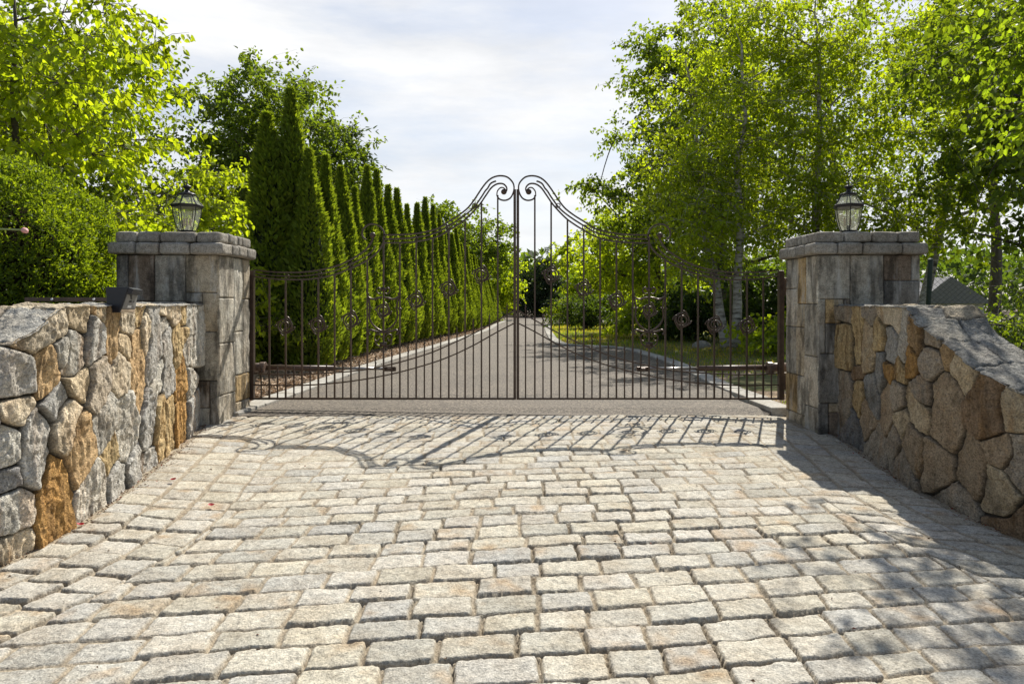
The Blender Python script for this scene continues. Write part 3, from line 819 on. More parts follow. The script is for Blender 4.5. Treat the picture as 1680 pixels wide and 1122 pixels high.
# ------------------------------------------------------------------ lanterns
def lantern(label, x, y, rot):
    z0 = 1.842
    r = empty('post_lantern', label, 'lantern', (x, y, z0), 'lanterns on the gate pillars')
    O = r.location; c = (x, y, z0); n = 6
    MB().lathe([(.10, 0), (.10, .012), (.055, .022), (.05, .034), (.086, .042), (.086, .05)], c, 24).build('base', M_BLACK, r, origin=O)
    body = [(.082, .05), (.103, .10), (.120, .16), (.131, .22), (.138, .285)]
    roof = [(.150, .315), (.122, .345), (.100, .38), (.083, .42)]
    MB().lathe(body, c, n, rot).build('glass_panes', M_GLASS, r, origin=O)
    MB().lathe(roof, c, n, rot).build('roof_glass', M_GLASS, r, origin=O)
    fr = MB()
    for k in range(n):
        an = rot + 2 * math.pi * k / n
        for prof in (body, roof):
            fr.tube([(x + q * math.cos(an), y + q * math.sin(an), z0 + h) for q, h in prof], .0048, 6)
    fr.build('frame', M_BLACK, r, origin=O)
    MB().lathe([(.13, .283), (.150, .287), (.160, .312), (.150, .318), (.13, .316)], c, n, rot).build('brim', M_BLACK, r, origin=O)
    MB().lathe([(.088, .418), (.078, .432), (.045, .442), (.022, .455), (.018, .478), (.030, .486), (.045, .500), (.034, .512), (.012, .522), (.007, .535), (.005, .575), (.0005, .582)], c, 20).build('finial', M_BLACK, r, smooth=True, origin=O)
    for k in range(3):
        an = rot + .4 + 2 * math.pi * k / 3; px_, py_ = x + .035 * math.cos(an), y + .035 * math.sin(an)
        cd = MB().tube([(px_, py_, z0 + .10), (px_, py_, z0 + .175)], .0105, 10).build('candle', M_CANDLE, r, origin=O)
        MB().lathe([(.010, .175), (.014, .20), (.010, .235), (.001, .255)], (px_, py_, z0), 10).build('bulb', M_GLASS, cd, smooth=True, origin=O)
    MB().tube([(x, y, z0 + .04), (x, y, z0 + .105)], .012, 10).build('stem', M_BLACK, r, origin=O)


lantern('black glass lantern on the sunlit pillar near the intercom', *pt(307, 0, 7.2)[:2], math.radians(30))
lantern('black glass lantern on the shaded pillar above the brown wall', *pt(1392, 0, 7.2)[:2], math.radians(12))

# ------------------------------------------------------------------ gate
GYP = 7.66; GS = F / GYP


def gx_(u, sg): return .047 + sg * u / GS


def gz_(py): return EYE - (py - HY) / GS


Z1 = lambda p: [(740 + a / 5.34 - 847, 270 + b_ / 5.34) for a, b_ in p]
Z3 = lambda p: [(840 + a / 2.609 - 847, 270 + b_ / 2.609) for a, b_ in p]
top1 = Z1([(742, 270), (718, 304), (670, 315), (625, 295), (599, 250), (591, 200), (605, 155), (650, 112), (710, 100), (770, 112), (820, 145), (870, 205), (940, 310), (1000, 385), (1080, 447), (1165, 500)]) + \
    Z3([(350, 272), (400, 287), (450, 296), (500, 300), (585, 302)])
top2 = Z1([(748, 146), (775, 155), (800, 172), (822, 208), (845, 235), (880, 290), (940, 372), (1000, 428), (1080, 485), (1165, 538)]) + Z3([(350, 287), (400, 303), (450, 312), (500, 317), (585, 319)])
top3 = Z1([(672, 252), (655, 225), (660, 195), (690, 170), (740, 172), (790, 205), (840, 275), (900, 360), (1000, 465), (1080, 525), (1165, 578)]) + Z3([(350, 306), (400, 321), (450, 330), (500, 334), (585, 336)])
curl = Z1([(742, 275), (737, 235), (712, 206), (685, 205), (664, 226), (668, 245)])
low_scroll = Z3([(662, 322), (677, 305), (672, 275), (645, 256), (610, 261), (587, 285), (584, 315), (592, 345), (615, 377), (650, 405), (690, 428), (740, 450), (800, 472), (880, 488), (960, 493), (1060, 489), (1140, 479)])
low_top = Z3([(630, 312), (640, 335), (660, 362), (690, 385), (740, 414), (800, 438), (880, 455), (960, 462), (1060, 460), (1140, 451)])
low_mid = Z3([(622, 350), (645, 380), (690, 408), (740, 432), (800, 455), (880, 471), (960, 478), (1060, 475), (1140, 466)])
lrail1 = [(2, 508.5), (31, 525.6), (70, 547), (108.5, 565), (147, 581), (207, 598), (262, 608), (316, 612), (376, 614.5), (431, 612)]
lrail2 = [(2, 529.5), (31, 544.5), (70, 566.3), (108.5, 584.4), (147, 598), (207, 614), (270, 625), (333, 631), (376, 632), (431, 631)]


def gate_leaf(label, sg):
    root = empty('gate_leaf', label, 'gate', (gx_(434, sg), GYP, gz_(655)), 'leaves of the driveway gate')
    O = root.location
    P3 = lambda pts, n=7, dy=0: [(gx_(p[0], sg), GYP + dy, gz_(p[1])) for p in (catmull(pts, n) if n else pts)]
    def flat(pts, name, wdt=.012, dep=.022, n=7, dy=0):
        # flat bar on edge following a curve in the gate plane
        q = np.array([(a, c_) for a, _, c_ in P3(pts, n)])
        t = unit(np.gradient(q, axis=0)); nn = np.stack([-t[:, 1], t[:, 0]], 1) * wdt / 2
        V = []; Fs = []
        for i in range(len(q)):
            for sx, yy in ((1, -1), (1, 1), (-1, 1), (-1, -1)):
                V.append((q[i, 0] + nn[i, 0] * sx, GYP + dy + yy * dep / 2, q[i, 1] + nn[i, 1] * sx))
        for i in range(len(q) - 1):
            for k_ in range(4):
                Fs.append((i * 4 + k_, i * 4 + (k_ + 1) % 4, i * 4 + 4 + (k_ + 1) % 4, i * 4 + 4 + k_))
        Fs += [(3, 2, 1, 0), tuple(len(q) * 4 - 4 + k_ for k_ in range(4))]
        return MB().add(V, Fs).build(name, M_IRON, root, origin=O)
    for c_ in (top1, top2, top3): flat(c_, 'upper_top_rail', .016, .018)
    flat(low_scroll, 'lower_top_rail', .016, .018); flat(low_top, 'lower_top_rail', .016, .018); flat(low_mid, 'lower_top_rail', .011, .022)
    flat(curl, 'scroll_end', .012, .02)
    for p in (Z1([(680, 240)])[0], Z3([(633, 303)])[0]):
        b2 = MB(); cx_, cz_ = gx_(p[0], sg), gz_(p[1])
        V = []; Fs = []
        n = 14
        for i in range(7):
            a = math.pi * i / 6
            for k_ in range(n):
                V.append((cx_ + .032 * math.sin(a) * math.cos(2 * math.pi * k_ / n), GYP - .022 * math.cos(a), cz_ + .032 * math.sin(a) * math.sin(2 * math.pi * k_ / n)))
        for i in range(6):
            for k_ in range(n): Fs.append((i * n + k_, i * n + (k_ + 1) % n, (i + 1) * n + (k_ + 1) % n, (i + 1) * n + k_))
        b2.add(V, Fs).build('scroll_boss', M_IRON, root, smooth=True, origin=O)
    # posts
    MB().box(((gx_(0, sg) + sg * .017), GYP, (gz_(655) + gz_(311)) / 2), (.029, .030, gz_(311) - gz_(655))).build('meeting_stile', M_IRON, root, origin=O, bevel=.003)
    MB().box((gx_(434, sg), GYP, (gz_(656) + gz_(444)) / 2), (.058, .058, gz_(444) - gz_(656))).build('hinge_stile', M_IRON, root, origin=O, bevel=.004)
    MB().box((gx_(217, sg), GYP, gz_(653.8)), (433 / GS, .026, .022)).build('bottom_rail', M_IRON, root, origin=O)
    flat(lrail1, 'curved_mid_rail', .014, .016, dy=-.012); flat(lrail2, 'curved_mid_rail', .014, .016, dy=-.012)
    for yy, zz in ((470, .05), (625, .05)):
        MB().box((gx_(434, sg) + sg * .045, GYP - .008, gz_(yy)), (.045, .05, .19)).build('hinge', M_IRON, root, origin=O, bevel=.004)
    # interpolators for bar tops
    up = np.array(catmull(top3[6:], 6)); lo = np.array(catmull(low_scroll[8:], 6))
    for k_ in range(15):
        u = 30.4 + 26.76 * k_
        if k_ == 0: yt = 320
        elif u < 217: yt = np.interp(u, up[:, 0], up[:, 1])
        elif k_ == 7: yt = 388
        else: yt = np.interp(u, lo[:, 0], lo[:, 1])
        MB().tube([(gx_(u, sg), GYP, gz_(654)), (gx_(u, sg), GYP, gz_(yt) - .003)], .0125, 4).build('bar', M_IRON, root, origin=O)
    l1 = np.array(catmull(lrail1, 6))
    us = [15.2] + [30.4 + 26.76 * (k_ + .5) for k_ in range(15)]
    for u in us:
        yt = np.interp(u, l1[:, 0], l1[:, 1]) - 20 + (4 if u > 300 else 0) - (6 if 60 < u < 220 else 0)
        x = gx_(u, sg); zt = gz_(yt); zb = gz_(654)
        n = 5
        pts = [(x, GYP, zb), (x, GYP, zt - .105), (x + .004, GYP, zt - .085), (x - .004, GYP + .003, zt - .062), (x + .002, GYP, zt - .045), (x, GYP, zt - .03), (x, GYP, zt)]
        MB().tube(pts, [.0085, .0085, .0105, .0075, .0105, .007, .001], 6).build('picket', M_IRON, root, origin=O)
    # little rings between the rails
    for (u, yc) in ((68.5, Z1([(940, 360)])[0][1]), (111.8, 270 + 268 / 2.609), (165, 391), (271, 270 + 428 / 2.609), (322, 270 + 470 / 2.609), (376, 270 + 480 / 2.609)):
        x, z = gx_(u, sg), gz_(yc)
        MB().tube([(x + .023 * math.cos(a), GYP, z + .023 * math.sin(a)) for a in np.linspace(0, 2 * math.pi, 17)[:-1]], .0055, 6, closed=True).build('ring', M_IRON, root, smooth=True, origin=O)
    # rosettes: ring with an inner spiral and four curled tips
    def rosette(u, yc, R=.078):
        x, z = gx_(u, sg), gz_(yc); m = MB(); y = GYP - .016
        sp = []
        for i in range(46):
            a = i / 45 * 2 * math.pi * 1.75 + .6; r = R * (1 - .62 * i / 45)
            sp.append((x + sg * r * math.cos(a), y, z + r * math.sin(a)))
        m.tube(sp, [.0085] * 44 + [.012, .014], 6)
        m.tube([(x + R * math.cos(a), y, z + R * math.sin(a)) for a in np.linspace(0, 2 * math.pi, 29)[:-1]],  .0075, 6, closed=True)
        for a0 in (.75, 2.4, 3.9, 5.5):
            pts = []
            for i in range(9):
                t = i / 8; a = a0 + .55 * t; r = R * (1.0 + .42 * t - .1 * t * t)
                pts.append((x + r * math.cos(a), y, z + r * math.sin(a)))
            e = pts[-1]
            pts += [(e[0] + .012 * math.cos(a0 + 1.8), y, e[2] + .012 * math.sin(a0 + 1.8)), (e[0] + .014 * math.cos(a0 + 3.0), y, e[2] + .014 * math.sin(a0 + 3.0))]
            m.tube(pts, .007, 5)
        m.build('rosette', M_IRON, root, smooth=True, origin=O)
    for k_, yc in ((13, 535), (11, 533), (9, 525), (5, 493), (3, 474), (1, 451)): rosette(30.4 + 26.76 * k_, yc)
    # large ornament on the middle bar
    uo = 30.4 + 26.76 * 7
    rosette(uo, 509.5, .068)
    m = MB(); y = GYP - .016
    def S(pts, r=.0105):
        for s in (1, -1):
            q = catmull([(p[0] * s, p[1]) for p in pts], 6)
            m.tube([(gx_(uo, sg) + a / GS, y, gz_(c_)) for a, c_ in q], r, 6)
    S([(0, 544), (10, 539), (19, 530), (23, 519), (22, 506), (23, 496), (25, 489)])
    S([(2, 488), (8, 489), (15, 491), (22, 489), (26, 485), (24, 481)])
    S([(0, 545), (6, 545), (14, 543), (21, 541), (25, 545), (22, 549)])
    S([(3, 553), (7, 548), (13, 550), (14, 557), (9, 559), (7, 555)], .0065)
    S([(14, 556), (12, 564), (6, 568), (0, 572)], .008)
    S([(2, 478), (7, 472), (11, 477), (7, 482), (3, 481)], .007)
    S([(18, 505), (26, 505), (30, 507)], .005)
    m.add(*_dummy(gx_(uo, sg), y, gz_(565))) if False else None
    m.box((gx_(uo, sg), y, gz_(565)), (.075, .012, .05)); m.box((gx_(uo, sg), y, gz_(475)), (.05, .012, .04))
    m.build('centre_ornament', M_IRON, root, smooth=True, origin=O)
    return root


gate_leaf('brown wrought iron gate leaf hung on the sunlit pillar, dark hedge behind it', -1)
gate_leaf('brown wrought iron gate leaf hung on the shaded pillar, lawn and birches behind it', 1)


def opener(label, sg):
    root = empty('gate_opener', label, 'gate opener', (gx_(430, sg), GYP + .1, 0), 'opener arms behind the gate')
    O = root.location; y = GYP + .11; z = gz_(604.5)
    MB().tube([(gx_(455, sg), y + .05, z), (gx_(418, sg), y, z)], .05, 14).build('motor_housing', M_ARM, root, smooth=True, origin=O)
    MB().tube([(gx_(424, sg), y - .035, z - .004), (gx_(415, sg), y - .035, z - .004)], .072, 16).build('end_cap', M_ARM, root, origin=O, bevel=.006)
    MB().tube([(gx_(418, sg), y, z), (gx_(300, sg), y, z - .01)], .031, 14).build('arm_tube', M_ARM, root, smooth=True, origin=O)
    MB().tube([(gx_(302, sg), y, z - .01), (gx_(220, sg), y, z - .012)], .016, 12).build('push_rod', M_STEEL, root, smooth=True, origin=O)
    MB().box((gx_(209, sg), y - .03, z - .012), (.13, .05, .05)).box((gx_(209, sg), y - .07, z - .012), (.05, .05, .03)).build('bracket', M_IRON, root, origin=O, bevel=.004)


opener('brown gate opener arm behind the gate leaf by the hedge', -1)
opener('brown gate opener arm behind the gate leaf by the lawn', 1)

# ------------------------------------------------------------------ intercom on the sunlit wall
bx0 = np.array(pt(200, 500, 4.92))
ic = empty('intercom', 'charcoal intercom box with keypad face mounted on top of the sunlit wall', 'intercom', tuple(bx0))
O = ic.location
def P_ic(px, py, Y): return pt(px, py, Y)
d0, d1_ = 4.66, 4.84
V = [P_ic(173, 471, d0), P_ic(211, 471, d0), P_ic(196, 513, d0), P_ic(176, 513, d0),
     P_ic(190, 471, d1_), P_ic(228, 473, d1_), P_ic(221, 513, d1_), P_ic(193, 513, d1_)]
MB().add(V, [(3, 2, 1, 0), (4, 5, 6, 7), (0, 1, 5, 4), (1, 2, 6, 5), (2, 3, 7, 6), (3, 0, 4, 7)]).build('housing', M_BOX, ic, origin=O, bevel=.004)
def on_face(a, b_, off=.003):      # a along depth 0..1, b down 0..1 on the slanted front
    p0 = np.array(V[1]) * (1 - a) + np.array(V[5]) * a; p1 = np.array(V[2]) * (1 - a) + np.array(V[6]) * a
    n = np.cross(np.array(V[5]) - np.array(V[1]), np.array(V[2]) - np.array(V[1])); n = n / np.linalg.norm(n)
    if n[0] < 0: n = -n
    return p0 * (1 - b_) + p1 * b_ + n * off
def face_quad(a0, b0, a1, b1, name, mat, th=.004):
    q = [on_face(a0, b0, .001), on_face(a1, b0, .001), on_face(a1, b1, .001), on_face(a0, b1, .001)]
    q2 = [on_face(a0, b0, th), on_face(a1, b0, th), on_face(a1, b1, th), on_face(a0, b1, th)]
    return MB().add(q + q2, [(4, 5, 6, 7), (0, 1, 5, 4), (1, 2, 6, 5), (2, 3, 7, 6), (3, 0, 4, 7)]).build(name, mat, ic, origin=O)
face_quad(.06, .28, .94, .84, 'keypad_panel', M_PLATE, .004)
face_quad(.35, .70, .60, .79, 'display', M_WHITE, .007)
face_quad(.35, .50, .52, .58, 'button', M_BLACK, .008); face_quad(.36, .40, .52, .44, 'button', M_BLACK, .007)
face_quad(.62, .52, .74, .56, 'button', M_BLACK, .007)
face_quad(.02, .02, .98, .22, 'hood', M_BOX, .030)
face_quad(.04, .86, .96, .98, 'lower_trim', M_CANDLE, .004)
MB().box((pt(115, 491, 5.1)[0], 5.12, pt(115, 491, 5.1)[2] - .002), (.66, .05, .030)).build('mounting_rail', M_IRON, ic, origin=O, bevel=.003)
for px_ in (84, 153):
    x, y, z = pt(px_, 491, 5.08); MB().tube([(x, 5.093, z), (x, 5.083, z)], .008, 10).build('screw', M_WHITE, ic, origin=O)


# ------------------------------------------------------------------ foliage
def leaf_quads(pos, axis, size, wid, rng, bend=.12, nbias=None):
    n = len(pos); axis = unit(axis)
    r = rng.normal(size=(n, 3))
    if nbias is not None: r = r + nbias
    s = unit(np.cross(axis, r)); nn = np.cross(s, axis)
    L = size[:, None]; Wd = (size * wid)[:, None] / 2
    mid = pos + axis * L * .42 + nn * L * bend
    V = np.stack([pos, mid + s * Wd, pos + axis * L, mid - s * Wd], 1).reshape(-1, 3)
    Fq = np.arange(n * 4).reshape(-1, 4)
    return V, Fq


def ovate(pos, axis, size, wid, rng, fold=.16):
    n = len(pos); axis = unit(axis); s = unit(np.cross(axis, rng.normal(size=(n, 3)))); nn = np.cross(s, axis)
    L = size[:, None]; Wd = (size * wid)[:, None] / 2; c = rng.uniform(-.18, .10, (n, 1))
    q = lambda t, w_: pos + axis * L * t + s * Wd * w_ + nn * (np.abs(w_) * Wd * fold * 2 + c * L * t * t)
    V = np.stack([pos, q(.25, .92), q(.62, .78), q(1., 0), q(.62, -.78), q(.25, -.92)], 1).reshape(-1, 3)
    b = np.arange(n)[:, None] * 6
    return V, np.stack([b + np.array([0, 1, 2, 3]), b + np.array([0, 3, 4, 5])], 1).reshape(-1, 4)


def leaf_obj(name, pos, axis, size, wid, cols, mat, parent, rng, origin, bend=.12, nbias=None, ov=False):
    if ov:
        V, Fq = ovate(pos, axis, size, wid, rng)
        return np_mesh(name, V, Fq, mat, parent, np.repeat(cols, 6, 0), smooth=False, origin=origin)
    V, Fq = leaf_quads(pos, axis, size, wid, rng, bend, nbias)
    return np_mesh(name, V, Fq, mat, parent, np.repeat(cols, 4, 0), smooth=False, origin=origin)


def leaf_cols(n, base, rng, var=.30, yellow=.20):
    b_ = np.array(base)[None, :] * (1 + var * rng.uniform(-1, 1, (n, 1)))
    y = rng.uniform(0, 1, (n, 1)) ** 2 * yellow
    return np.clip(b_ * (1 + y * np.array([1.3, .7, .1])), 0, 1)


def tree(name, label, cat, base, env, nclump, nleaf, rc, leaf, col, seed, lmat, bark, trunk_r=.12, trunk_top=None, lean=(0, 0), droop=.35,
         group=None, wid=.62, flat=.6, kmain=9, stems=1, gap=.0):
    rng = np.random.default_rng(seed)
    base = np.array(base, float); root = empty(name, label, cat, tuple(base), group); O = root.location
    env = np.array(env, float)
    vol = env[:, 3] * env[:, 4] * env[:, 5]
    C = []
    tries = 0
    while len(C) < nclump and tries < nclump * 40:
        tries += 1
        e = env[rng.choice(len(env), p=vol / vol.sum())]
        d = unit(rng.normal(size=3)); r = rng.uniform(0, 1) ** .42
        p = e[:3] + d * r * e[3:]
        if p[2] < .35: continue
        if gap and vn(np.array([p[0] * .55]), np.array([p[1] * .55]), np.array([p[2] * .55]), seed)[0] < -1 + 2 * gap: continue
        C.append(p)
    C = np.array(C)
    top = trunk_top if trunk_top else C[:, 2].max() * .85
    mb = MB(); samples = []
    stem_pts = []
    for s in range(stems):
        ang = 2 * math.pi * s / max(stems, 1) + seed; sp = 0 if stems == 1 else rng.uniform(.10, .22)
        n = 9; pts = []
        for i in range(n):
            t = i / (n - 1)
            pts.append(np.array([lean[0] * t + sp * top * .5 * t ** .8 * math.cos(ang) + .06 * top * .2 * rng.normal() * t + (0 if stems == 1 else .10 * math.cos(ang)),
                                 lean[1] * t + sp * top * .5 * t ** .8 * math.sin(ang) + .06 * top * .2 * rng.normal() * t + (0 if stems == 1 else .10 * math.sin(ang)), top * t]))
        pts = catmull(pts, 3)
        rad = [trunk_r * (1 - .82 * i / (len(pts) - 1)) * (1.35 if i == 0 else 1) for i in range(len(pts))]
        mb.tube([base + p for p in pts], rad, 8); stem_pts.append(pts)
        samples += [(p, trunk_r * (1 - .8 * i / len(pts))) for i, p in enumerate(pts) if p[2] > top * .18]
    mb.build('trunk', bark, root, smooth=True, origin=O)
    bm = MB()
    # main limbs
    idx = [int(rng.integers(len(C)))]
    for _ in range(min(kmain, len(C)) - 1):
        d = np.min(np.linalg.norm(C[:, None] - C[idx][None], axis=2), 1); idx.append(int(np.argmax(d)))
    rest = [i for i in range(len(C)) if i not in idx]
    def limb(target, r1):
        S_ = np.array([s[0] for s in samples])
        dd = target - S_
        hd_ = np.hypot(dd[:, 0], dd[:, 1])
        cost = np.linalg.norm(dd, axis=1) + 1.2 * np.maximum(0, .35 * hd_ - dd[:, 2])
        j = int(np.argmin(cost)); a = S_[j]; r0 = min(samples[j][1] * .6, r1 * 3)
        m_ = a * .5 + target * .5 + np.array([0, 0, .12 * np.linalg.norm(target - a)]) + rng.normal(size=3) * .05 * np.linalg.norm(target - a)
        q = [a * (1 - t) ** 2 + 2 * m_ * t * (1 - t) + target * t * t for t in np.linspace(0, 1, 6)]
        rr_ = [r0 * (1 - t) + max(.006, r1 * .25) * t for t in np.linspace(0, 1, 6)]
        bm.tube([base + p for p in q], rr_, 5, caps=False)
        for p, r in list(zip(q, rr_))[1:]: samples.append((p, r))
    for i in idx: limb(C[i], trunk_r * .35)
    order = sorted(rest, key=lambda i: np.hypot(*C[i][:2]))
    for i in order: limb(C[i], trunk_r * .14)
    # twigs: every clump is a spray of twigs, the leaves sit along them
    NT = 7
    tend = C[:, None, :] + rng.normal(size=(len(C), NT, 3)) * np.array([1, 1, flat]) * rc * 1.45
    tend[:, :, 2] -= droop * .5 * np.linalg.norm(tend[:, :, :2] - C[:, None, :2], axis=2)
    for i in range(len(C)):
        for j in range(NT):
            e_ = tend[i, j]; m_ = (C[i] + e_) / 2 + np.array([0, 0, .10 * np.linalg.norm(e_ - C[i])])
            bm.tube([base + C[i], base + m_, base + e_], [.006, .004, .0015], 3, caps=False)
    bm.build('limbs', bark, root, smooth=True, origin=O)
    # leaves
    per = nleaf // len(C)
    k_ = rng.integers(int(per * .5), int(per * 1.5) + 1, len(C))
    ci = np.repeat(np.arange(len(C)), k_); n = len(ci)
    tj = rng.integers(0, NT, n); tq = rng.uniform(0, 1, n) ** .65
    tv = tend[ci, tj] - C[ci]
    pos = C[ci] + tv * tq[:, None] + rng.normal(size=(n, 3)) * rc * .17
    pos[:, 2] += .4 * tq * (1 - tq) * np.linalg.norm(tv, axis=1) * .5 - droop * .05
    ok = pos[:, 2] > .08; pos = pos[ok]; ci = ci[ok]; tv = tv[ok]; n = len(pos)
    axis = rng.normal(size=(n, 3)) * .75 + unit(tv) * .5 + np.array([0, 0, -droop * 1.6])
    size = leaf * rng.uniform(.65, 1.3, n)
    cols = leaf_cols(n, col, rng) * (rng.uniform(.85, 1.15, len(C))[ci])[:, None]
    leaf_obj('crown', base + pos, axis, size, wid, cols, lmat, root, rng, O, ov=True)
    return root


G_BRIGHT = (.162, .222, .024); G_MID = (.092, .145, .022); G_DARK = (.042, .075, .020); G_DEEP = (.024, .045, .018)

# near broad-leaved birch at the left, in front of everything but the clipped shrub
tree('birch_tree', 'bright yellow-green young birch with large hanging leaves, filling the upper corner above the clipped shrub', 'tree', (-6.75, 9.2, -.05),
     [(0, 0, 4.2, 2.3, 1.7, 2.2), (.2, 0, 2.6, 1.9, 1.4, 1.3), (-1.6, -.6, 3.4, 1.4, 1.4, 1.8), (.9, -.2, 4.2, 1.0, 1.0, 1.3), (1.6, .3, 2.4, .8, .9, .9)], 160, 16500, .30, .098, G_BRIGHT, 11, LEAF_BRIGHT, M_BARK, .09, lean=(.3, 0), droop=.6, wid=.72)
# low light-green shrubbery and tree behind the pillar
tree('young_tree', 'small light yellow-green tree between the lantern and the dark hedge', 'tree', (-6.6, 15.5, -.05),
     [(0, 0, 2.9, 1.0, 1.0, 1.6), (-.9, 0, 2.0, 1.2, 1.1, 1.4), (.4, .2, 1.6, 1.1, 1, 1.1)], 80, 9000, .27, .11, G_BRIGHT, 12, LEAF_BRIGHT, M_BARK, .06)
tree('leafy_shrub', 'spreading yellow-green shrub behind the sunlit pillar and its lantern', 'shrub', (-5.3, 10.6, -.05),
     [(0, 0, 1.5, 1.3, .9, 1.4), (-1.2, 0, 1.5, 1.2, .9, 1.4), (.7, .6, 1.1, .8, .8, 1.0)], 90, 10000, .24, .09, G_BRIGHT, 13, LEAF_BRIGHT, M_BARK, .05, stems=3)
# big darker trees beyond
tree('maple_tree', 'big round dark green tree rising above the hedge, left of the open sky', 'tree', (-9.0, 26, -.05),
     [(0, 0, 7.0, 3.0, 2.6, 3.2), (2.2, 0, 5.2, 1.9, 1.8, 2.2), (-2.2, 0, 5, 2, 2, 2.5)], 190, 38000, .5, .155, (.085, .135, .026), 14, LEAF_MID, M_BARK, .24, gap=.16)
tree('pine_tree', 'dark pine with ragged branches beside the round maple, above the hedge tops', 'tree', (-6.6, 27, -.05),
     [(0, 0, 6.4, .8, .8, 2.1), (.2, 0, 4.6, 1.5, 1.3, 1.8)], 75, 9000, .36, .24, G_DARK, 15, LEAF_DARK, M_BARK, .16, wid=.22, flat=.35)
tree('leafy_tree', 'tall bright tree with leaves against the sky behind the near birch', 'tree', (-14, 22, -.05),
     [(0, 0, 6.5, 3.6, 2.5, 4.0)], 110, 18000, .6, .17, G_MID, 16, LEAF_MID, M_BARK, .22)
# trees closing the avenue
tree('airy_tree', 'thin airy tree with sky between its leaves beyond the far end of the hedge', 'tree', (-3.4, 43, -.05),
     [(0, 0, 5.2, 2.5, 1.8, 2.9), (2.0, 0, 4.6, 1.5, 1.3, 2.6), (-.5, 0, 2.5, 2.5, 1.5, 2)], 130, 14000, .5, .20, G_MID, 17, LEAF_MID, M_BARK, .15, gap=.3)
tree('young_tree', 'low bright green tree at the far end of the hedge, left of the gate centre', 'tree', (-1.2, 47, -.05),
     [(0, 0, 2.6, 1.6, 1.5, 2.2)], 60, 7000, .4, .2, G_BRIGHT, 18, LEAF_BRIGHT, M_BARK, .1)
for i, (x, y, h, lb) in enumerate([(1.2, 62, 5.0, 'dark spruce in the gap straight behind the meeting stiles of the gate'), (3.2, 60, 6.2, 'tallest dark spruce at the end of the drive, right of the gate centre'),
                                   (-1.8, 66, 5.4, 'dark spruce half hidden behind the low bright tree at the hedge end')]):
    tree('spruce_tree', lb, 'tree', (x, y, -.05), [(0, 0, h * .25, 2.0, 2, h * .28), (0, 0, h * .55, 1.4, 1.4, h * .3), (0, 0, h * .85, .5, .5, h * .2)], 80, 8000, .42, .3, G_DEEP, 30 + i, LEAF_DARK, M_BARK, .15,
         group='spruces closing the drive', wid=.3, flat=.5)
tree('leafy_tree', 'bright yellow-green tree right of the drive, behind the gate centre scroll', 'tree', (4.6, 40, -.05),
     [(0, 0, 3.4, 1.9, 1.8, 2.6), (1.5, 0, 2.2, 1.6, 1.5, 1.8)], 90, 11000, .42, .2, G_BRIGHT, 19, LEAF_BRIGHT, M_BARK, .15)
tree('leafy_tree', 'broad spreading tree with low light-green boughs over the lawn', 'tree', (5.6, 27, -.05),
     [(0, 0, 3.6, 2.6, 2.2, 2.2), (-1.7, -1, 2.6, 1.5, 1.3, 1.5), (1, 0, 5.4, 2, 2, 2)], 120, 17000, .40, .14, G_BRIGHT, 20, LEAF_BRIGHT, M_BARK, .2)
tree('oak_tree', 'tall dark oak with long boughs reaching out into the sky beside the gate scroll', 'tree', (7.2, 24, -.05),
     [(-.6, 0, 6.4, 2.6, 2.0, 2.4), (-.8, 0, 9.4, 2.6, 1.8, 2.6), (-3.7, -.2, 5.0, 1.7, 1.0, .55), (-2.6, 0, 7.0, 1.6, 1.2, 1.1), (-2.3, 0, 4.0, 1.8, 1.5, 1.3), (.4, 0, 4, 2.4, 2, 1.8)], 230, 33000, .42, .14, G_MID, 21, LEAF_MID, M_BARK, .28, kmain=14)
# taller wood trees filling in behind the birches
for lb, x, y, env, sd_ in (('tall broad tree behind the birches, above the lantern on the shaded pillar', 10.2, 22.5, [(0, 0, 6.2, 2.6, 1.5, 3.4), (-1.6, 0, 8.6, 2.4, 1.5, 2.6), (1.6, 0, 8.8, 2.2, 1.4, 2.6)], 61),
                           ('tall broad tree filling the top right behind the birches', 15.2, 22.0, [(0, 0, 6.6, 2.8, 1.5, 3.2), (-1.2, 0, 9.0, 2.4, 1.5, 2.4), (1.8, 0, 8.6, 2.4, 1.4, 2.8)], 62)):
    tree('leafy_tree', lb, 'tree', (x, y, -.05), env, 120, 9500, .5, .14, (.120, .180, .024), sd_, LEAF_BRIGHT, M_BARK, .2, kmain=12)
# birch clump behind the right pillar
bl = ['white-barked birch nearest the drive, its leaves behind the right gate leaf', 'tall white birch whose pale trunk rises behind the lantern on the shaded pillar', 'leaning white birch right of the lantern, its trunk slanting up to the right']
for i, (x, y, env, ln, n) in enumerate([
        (5.5, 17.6, [(-.5, 0, 4.4, 2.1, 1.5, 2.6), (.2, 0, 7.0, 2.1, 1.5, 2.2), (-1.0, -.4, 2.9, 1.4, 1.2, 1.2)], (-.5, 0), 30000),
        (7.4, 17.2, [(-.2, 0, 5.2, 2.0, 1.8, 3.0), (0, 0, 8.0, 1.8, 1.7, 2.0), (.2, -.4, 3.2, 1.7, 1.2, 1.3)], (.1, 0), 32000),
        (9.4, 16.4, [(.9, 0, 5.4, 2.1, 1.8, 2.9), (1.6, 0, 7.6, 2.0, 1.7, 2.0), (-.2, -.2, 3.4, 1.6, 1.2, 1.4)], (1.8, 0), 30000)]):
    tree('birch_tree', bl[i], 'tree', (x, y, -.05), [e[:4] + (e[4] * .7,) + e[5:] for e in env], 180, int(n * .56), .36, .096, G_BRIGHT if i != 1 else (.150, .205, .024), 40 + i, LEAF_BRIGHT, M_BIRCH, .13, lean=ln, droop=.5, wid=.7, stems=2 if i == 0 else 1, group='birches behind the shaded pillar', kmain=12)
